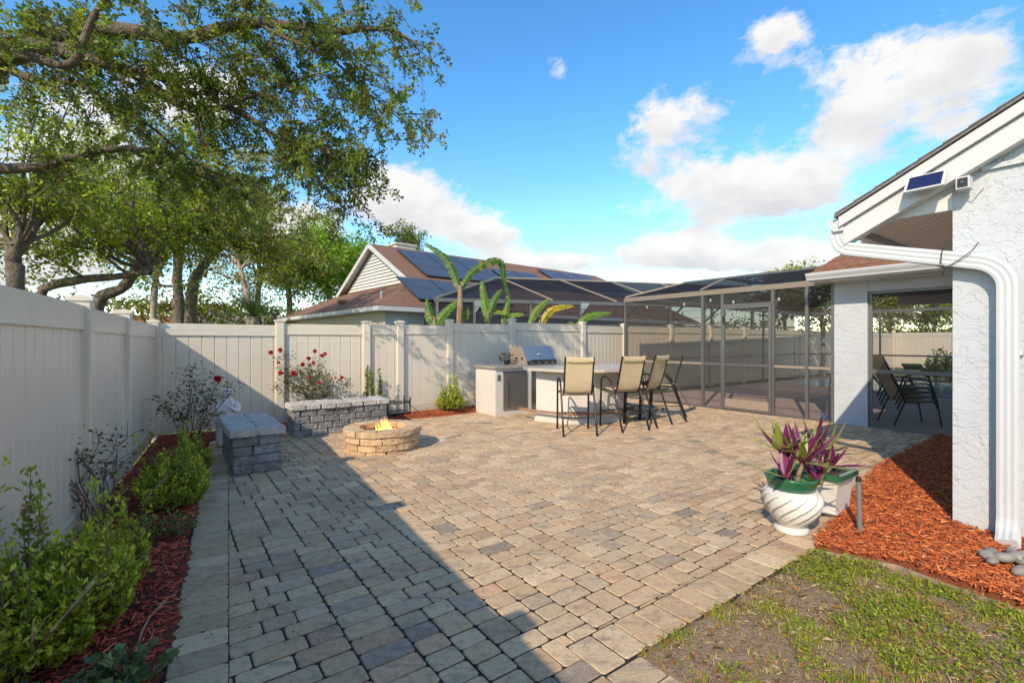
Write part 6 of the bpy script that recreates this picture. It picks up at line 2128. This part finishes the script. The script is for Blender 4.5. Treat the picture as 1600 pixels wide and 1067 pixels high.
hedge('hedge', 'dense leafy hedge behind the far pool fence', (21, 28), (35, 14), 4.2, .8, 15000, .17, [(.10, .13, .03), (.07, .10, .025), (.16, .17, .04)], 403)
hedge('undergrowth', 'distant tree line on the left horizon', (-60, 58), (-16, 66), 6.5, 2.0, 9000, .5, YEL, 404)
hedge('undergrowth', 'distant tree line on the right horizon', (8, 70), (70, 55), 5.0, 2.0, 8000, .5, LIT, 405)
GP = 'trees behind the pool cage'
for k, (px, py, Z, rr, lab, pal) in enumerate(((1225, 455, 21, 1.5, 'loose leafy tree seen through the cage screen left of the white pillar', LIT), (1283, 465, 19, 1.4, 'dark leafy tree seen through the cage beside the white pillar', OAK),
                                              (1390, 470, 28, 1.9, 'yellow green tree beyond the far fence seen through the lanai', YEL), (1460, 470, 27, 1.9, 'leafy tree on the right seen through the lanai opening', LIT))):
    b = P(px, 540, Z); b.z = 0
    crown_tree(320 + k, 'garden_tree', lab, b, [b, b + Vector((.1, 0, 1.0)), P(px, py + 30, Z)], .1, P(px, py, Z), (rr, rr, rr * .7), 11, 6, 5, 13, .15, pal, bark='bark_pale', group=GP, spread=.25, slen=1.0)
bs_ = G(1425, 590)
shrub('leafy bush in front of the far fence seen through the lanai', (bs_.x - .6, bs_.y - 2.0, 0), .75, .6, 1.15, 60, 1900, .13, [(.13, .19, .03), (.17, .23, .04)], 411, z0=0, name='shrub')

# ---------------------------------------------------------------- palm and banana plants
def blade(m, base, d, L, w, droop, col, n=12, wave=.0, slits=False, rr=random, fold=.25):
    """paddle leaf along an arching midrib"""
    d = Vector(d).normalized()
    side = d.cross(Vector((rr.uniform(-.3, .5), -1, rr.uniform(.2, .7))))
    if side.length < .1: side = Vector((1, 0, 0))
    side.normalize()
    pts, cols = [], []
    p = Vector(base)
    dirv = d.copy()
    rows = []
    for i in range(n + 1):
        u = i / n
        ww = w * (math.sin(math.pi * min(1, .10 + .90 * u ** .85)) ** .65) * (1 if u < .97 else .25) * (1 if u > .02 else .2)
        nrm = side.cross(dirv).normalized()
        rows.append((p.copy(), ww, nrm))
        dirv = (dirv - UP * (droop / n) * (1 + u)).normalized()
        p = p + dirv * (L / n)
    for i in range(n):
        (pa, wa, na), (pb, wb, nb_) = rows[i], rows[i + 1]
        for sg in (-1, 1):
            sh = (.80 if slits and rr.random() < .4 else 1.0)
            lift = fold * (1 if not slits else rr.uniform(.2, 1.3))
            vs = [pa, pb, pb + side * (sg * wb * sh) - nb_ * (wb * lift * -1 if fold > 0 else 0), pa + side * (sg * wa) - na * (wa * lift * -1 if fold > 0 else 0)]
            c = [x * rr.uniform(.85, 1.15) for x in col]
            m.add(vs, [(0, 1, 2, 3) if sg > 0 else (3, 2, 1, 0)], c)
    return rows[-1][0]
def rib_leaf(t, pts, Z, w, col, seed, tear=.35):
    """long leaf along a midrib through the given points; torn at intervals, gently folded"""
    rr = random.Random(seed)
    q = [P(x, y, Z + k * .12) for k, (x, y) in enumerate(pts)]
    line = Tree(seed).limb(q, .01, .01, 3, 7, 0)
    m = MB()
    n = len(line) - 1
    stem = MB()
    stem.tube(line, [.016 * (1 - .8 * i / n) + .002 for i in range(n + 1)], 5)
    stem.build('leaf_midrib', 'banana_rib', t)
    for i in range(n):
        u0, u1 = i / n, (i + 1) / n
        prof = lambda u: w * .78 * (max(0, math.sin(math.pi * min(1, .06 + .94 * u ** .8))) ** .55)
        d = (line[i + 1] - line[i]).normalized()
        side = d.cross(Vector((.25, -1, .45))).normalized()
        nrm = side.cross(d)
        for sg in (-1, 1):
            cut = rr.random() < tear
            a_, b_ = prof(u0) * rr.uniform(.92, 1.05), prof(u1) * (rr.uniform(.72, .9) if cut else rr.uniform(.95, 1.05))
            f = .28 + rr.uniform(-.12, .2)
            c = [x * rr.uniform(.8, 1.2) for x in col]
            if rr.random() < .10: c = [.24, .22, .05]
            sw = d * rr.uniform(.0, .03)
            m.add([line[i], line[i + 1], line[i + 1] + side * (sg * b_) - nrm * (b_ * f) + sw, line[i] + side * (sg * a_) - nrm * (a_ * f) + sw], [(0, 1, 2, 3) if sg > 0 else (3, 2, 1, 0)], c)
    m.build('leaf', 'leaf', t)
def banana(label, px, ytop, Z, r0, leaves, seed):
    base = P(px, 545, Z)
    base.z = 0
    top_ = P(px + 1, ytop, Z)
    t = thing('banana_plant', label, 'banana plant', tuple(base), 'banana plants behind the fence')
    m = MB()
    m.tube([base, base.lerp(top_, .35) + Vector((.02, 0, 0)), base.lerp(top_, .7), top_], [r0, r0 * .9, r0 * .7, r0 * .4], 10)
    m.build('stem', 'cane', t)
    for k in range(4):
        q = base.lerp(top_, U(.5, .9))
        MB().add([q + Vector((-.05, -r0, 0)), q + Vector((.05, -r0, 0)), q + Vector((.04, -r0 * 1.3, -.5)), q + Vector((-.02, -r0 * 1.3, -.42))], [(0, 1, 2, 3)], (.30, .20, .09)).build('dead_sheath', 'leaf_matt', t)
    for k, (pts, w, col) in enumerate(leaves): rib_leaf(t, pts, Z, w, col, seed * 10 + k)
    return t
Zn = 12.4
bg = (.12, .25, .03); dg = (.06, .145, .025); yg = (.28, .36, .04); yl = (.50, .36, .04)
banana('tall banana plant with two long arching leaves above the fence', 718, 446, Zn, .13,
       [([(717, 452), (708, 425), (692, 399), (663, 380)], .16, dg), ([(720, 452), (736, 427), (762, 410), (783, 409), (788, 438), (796, 466)], .15, dg), ([(721, 506), (729, 492), (731, 480)], .10, bg)], 1)
banana('short banana plant with broad upright leaves left of the tall one', 678, 496, Zn, .07,
       [([(678, 508), (671, 488), (667, 468)], .15, dg), ([(681, 508), (696, 488), (715, 471)], .16, bg), ([(676, 508), (668, 498), (664, 492)], .08, bg)], 2)
banana('banana plant with leaves hanging in front of the dark cage', 762, 486, Zn - .3, .06,
       [([(762, 500), (757, 468), (753, 440)], .15, bg), ([(763, 500), (772, 470), (784, 452)], .13, dg), ([(760, 505), (768, 488), (794, 489)], .10, yg)], 3)
banana('banana plant with low arching leaf by the fence post', 784, 498, Zn, .05,
       [([(784, 508), (797, 494), (819, 491)], .10, yg), ([(786, 508), (792, 480), (794, 462)], .12, bg)], 4)
banana('banana plant with a yellow browning leaf above the fence', 842, 500, Zn + .2, .05,
       [([(828, 508), (838, 486), (858, 467)], .13, bg), ([(846, 506), (864, 483), (896, 478)], .13, yl)], 5)
banana('low banana plant with one flat leaf at the right end of the row', 900, 505, Zn + .6, .05,
       [([(902, 510), (921, 494), (955, 489)], .14, bg), ([(900, 510), (892, 504), (884, 506)], .08, dg)], 6)

pc = P(396, 520, 21); pc.z = 0
t = thing('palm', 'dusty green fan of palm fronds above the fence near the pale tree', 'palm', tuple(pc))
top = P(396, 495, 21)
MB().tube([pc, pc.lerp(top, .5), top], [.2, .19, .17], 10).build('trunk', 'bark_pale', t)
for k in range(38):
    q = 6.28 * k / 38 * 3 + U(-.1, .1)
    el = U(.15, 1.25)
    d = Vector((math.cos(q) * math.cos(el), math.sin(q) * math.cos(el), math.sin(el)))
    L = U(1.2, 1.6)
    m = MB()
    p = top.copy()
    dv = d.copy()
    n = 13
    cc = np.array((.15, .21, .085)) * U(.7, 1.4)
    for i in range(n):
        nx_ = p + dv * (L / n)
        m.tube([p, nx_], [.014, .012], 4, cap=False, col=tuple(cc))
        sd = dv.cross(UP)
        sd = sd.normalized() if sd.length > .05 else Vector((1, 0, 0))
        fl_ = .34 * math.sin(math.pi * (.12 + .85 * i / n))
        for sg in (-1, 1):
            e = nx_ + (sd * sg * .75 + dv * .55 + UP * .25).normalized() * fl_
            m.add([p, p + dv * .06, e], [(0, 1, 2)], tuple(cc * U(.8, 1.25)))
        p = nx_
        dv = (dv - UP * .055).normalized()
    m.build('frond', 'leaf', t)
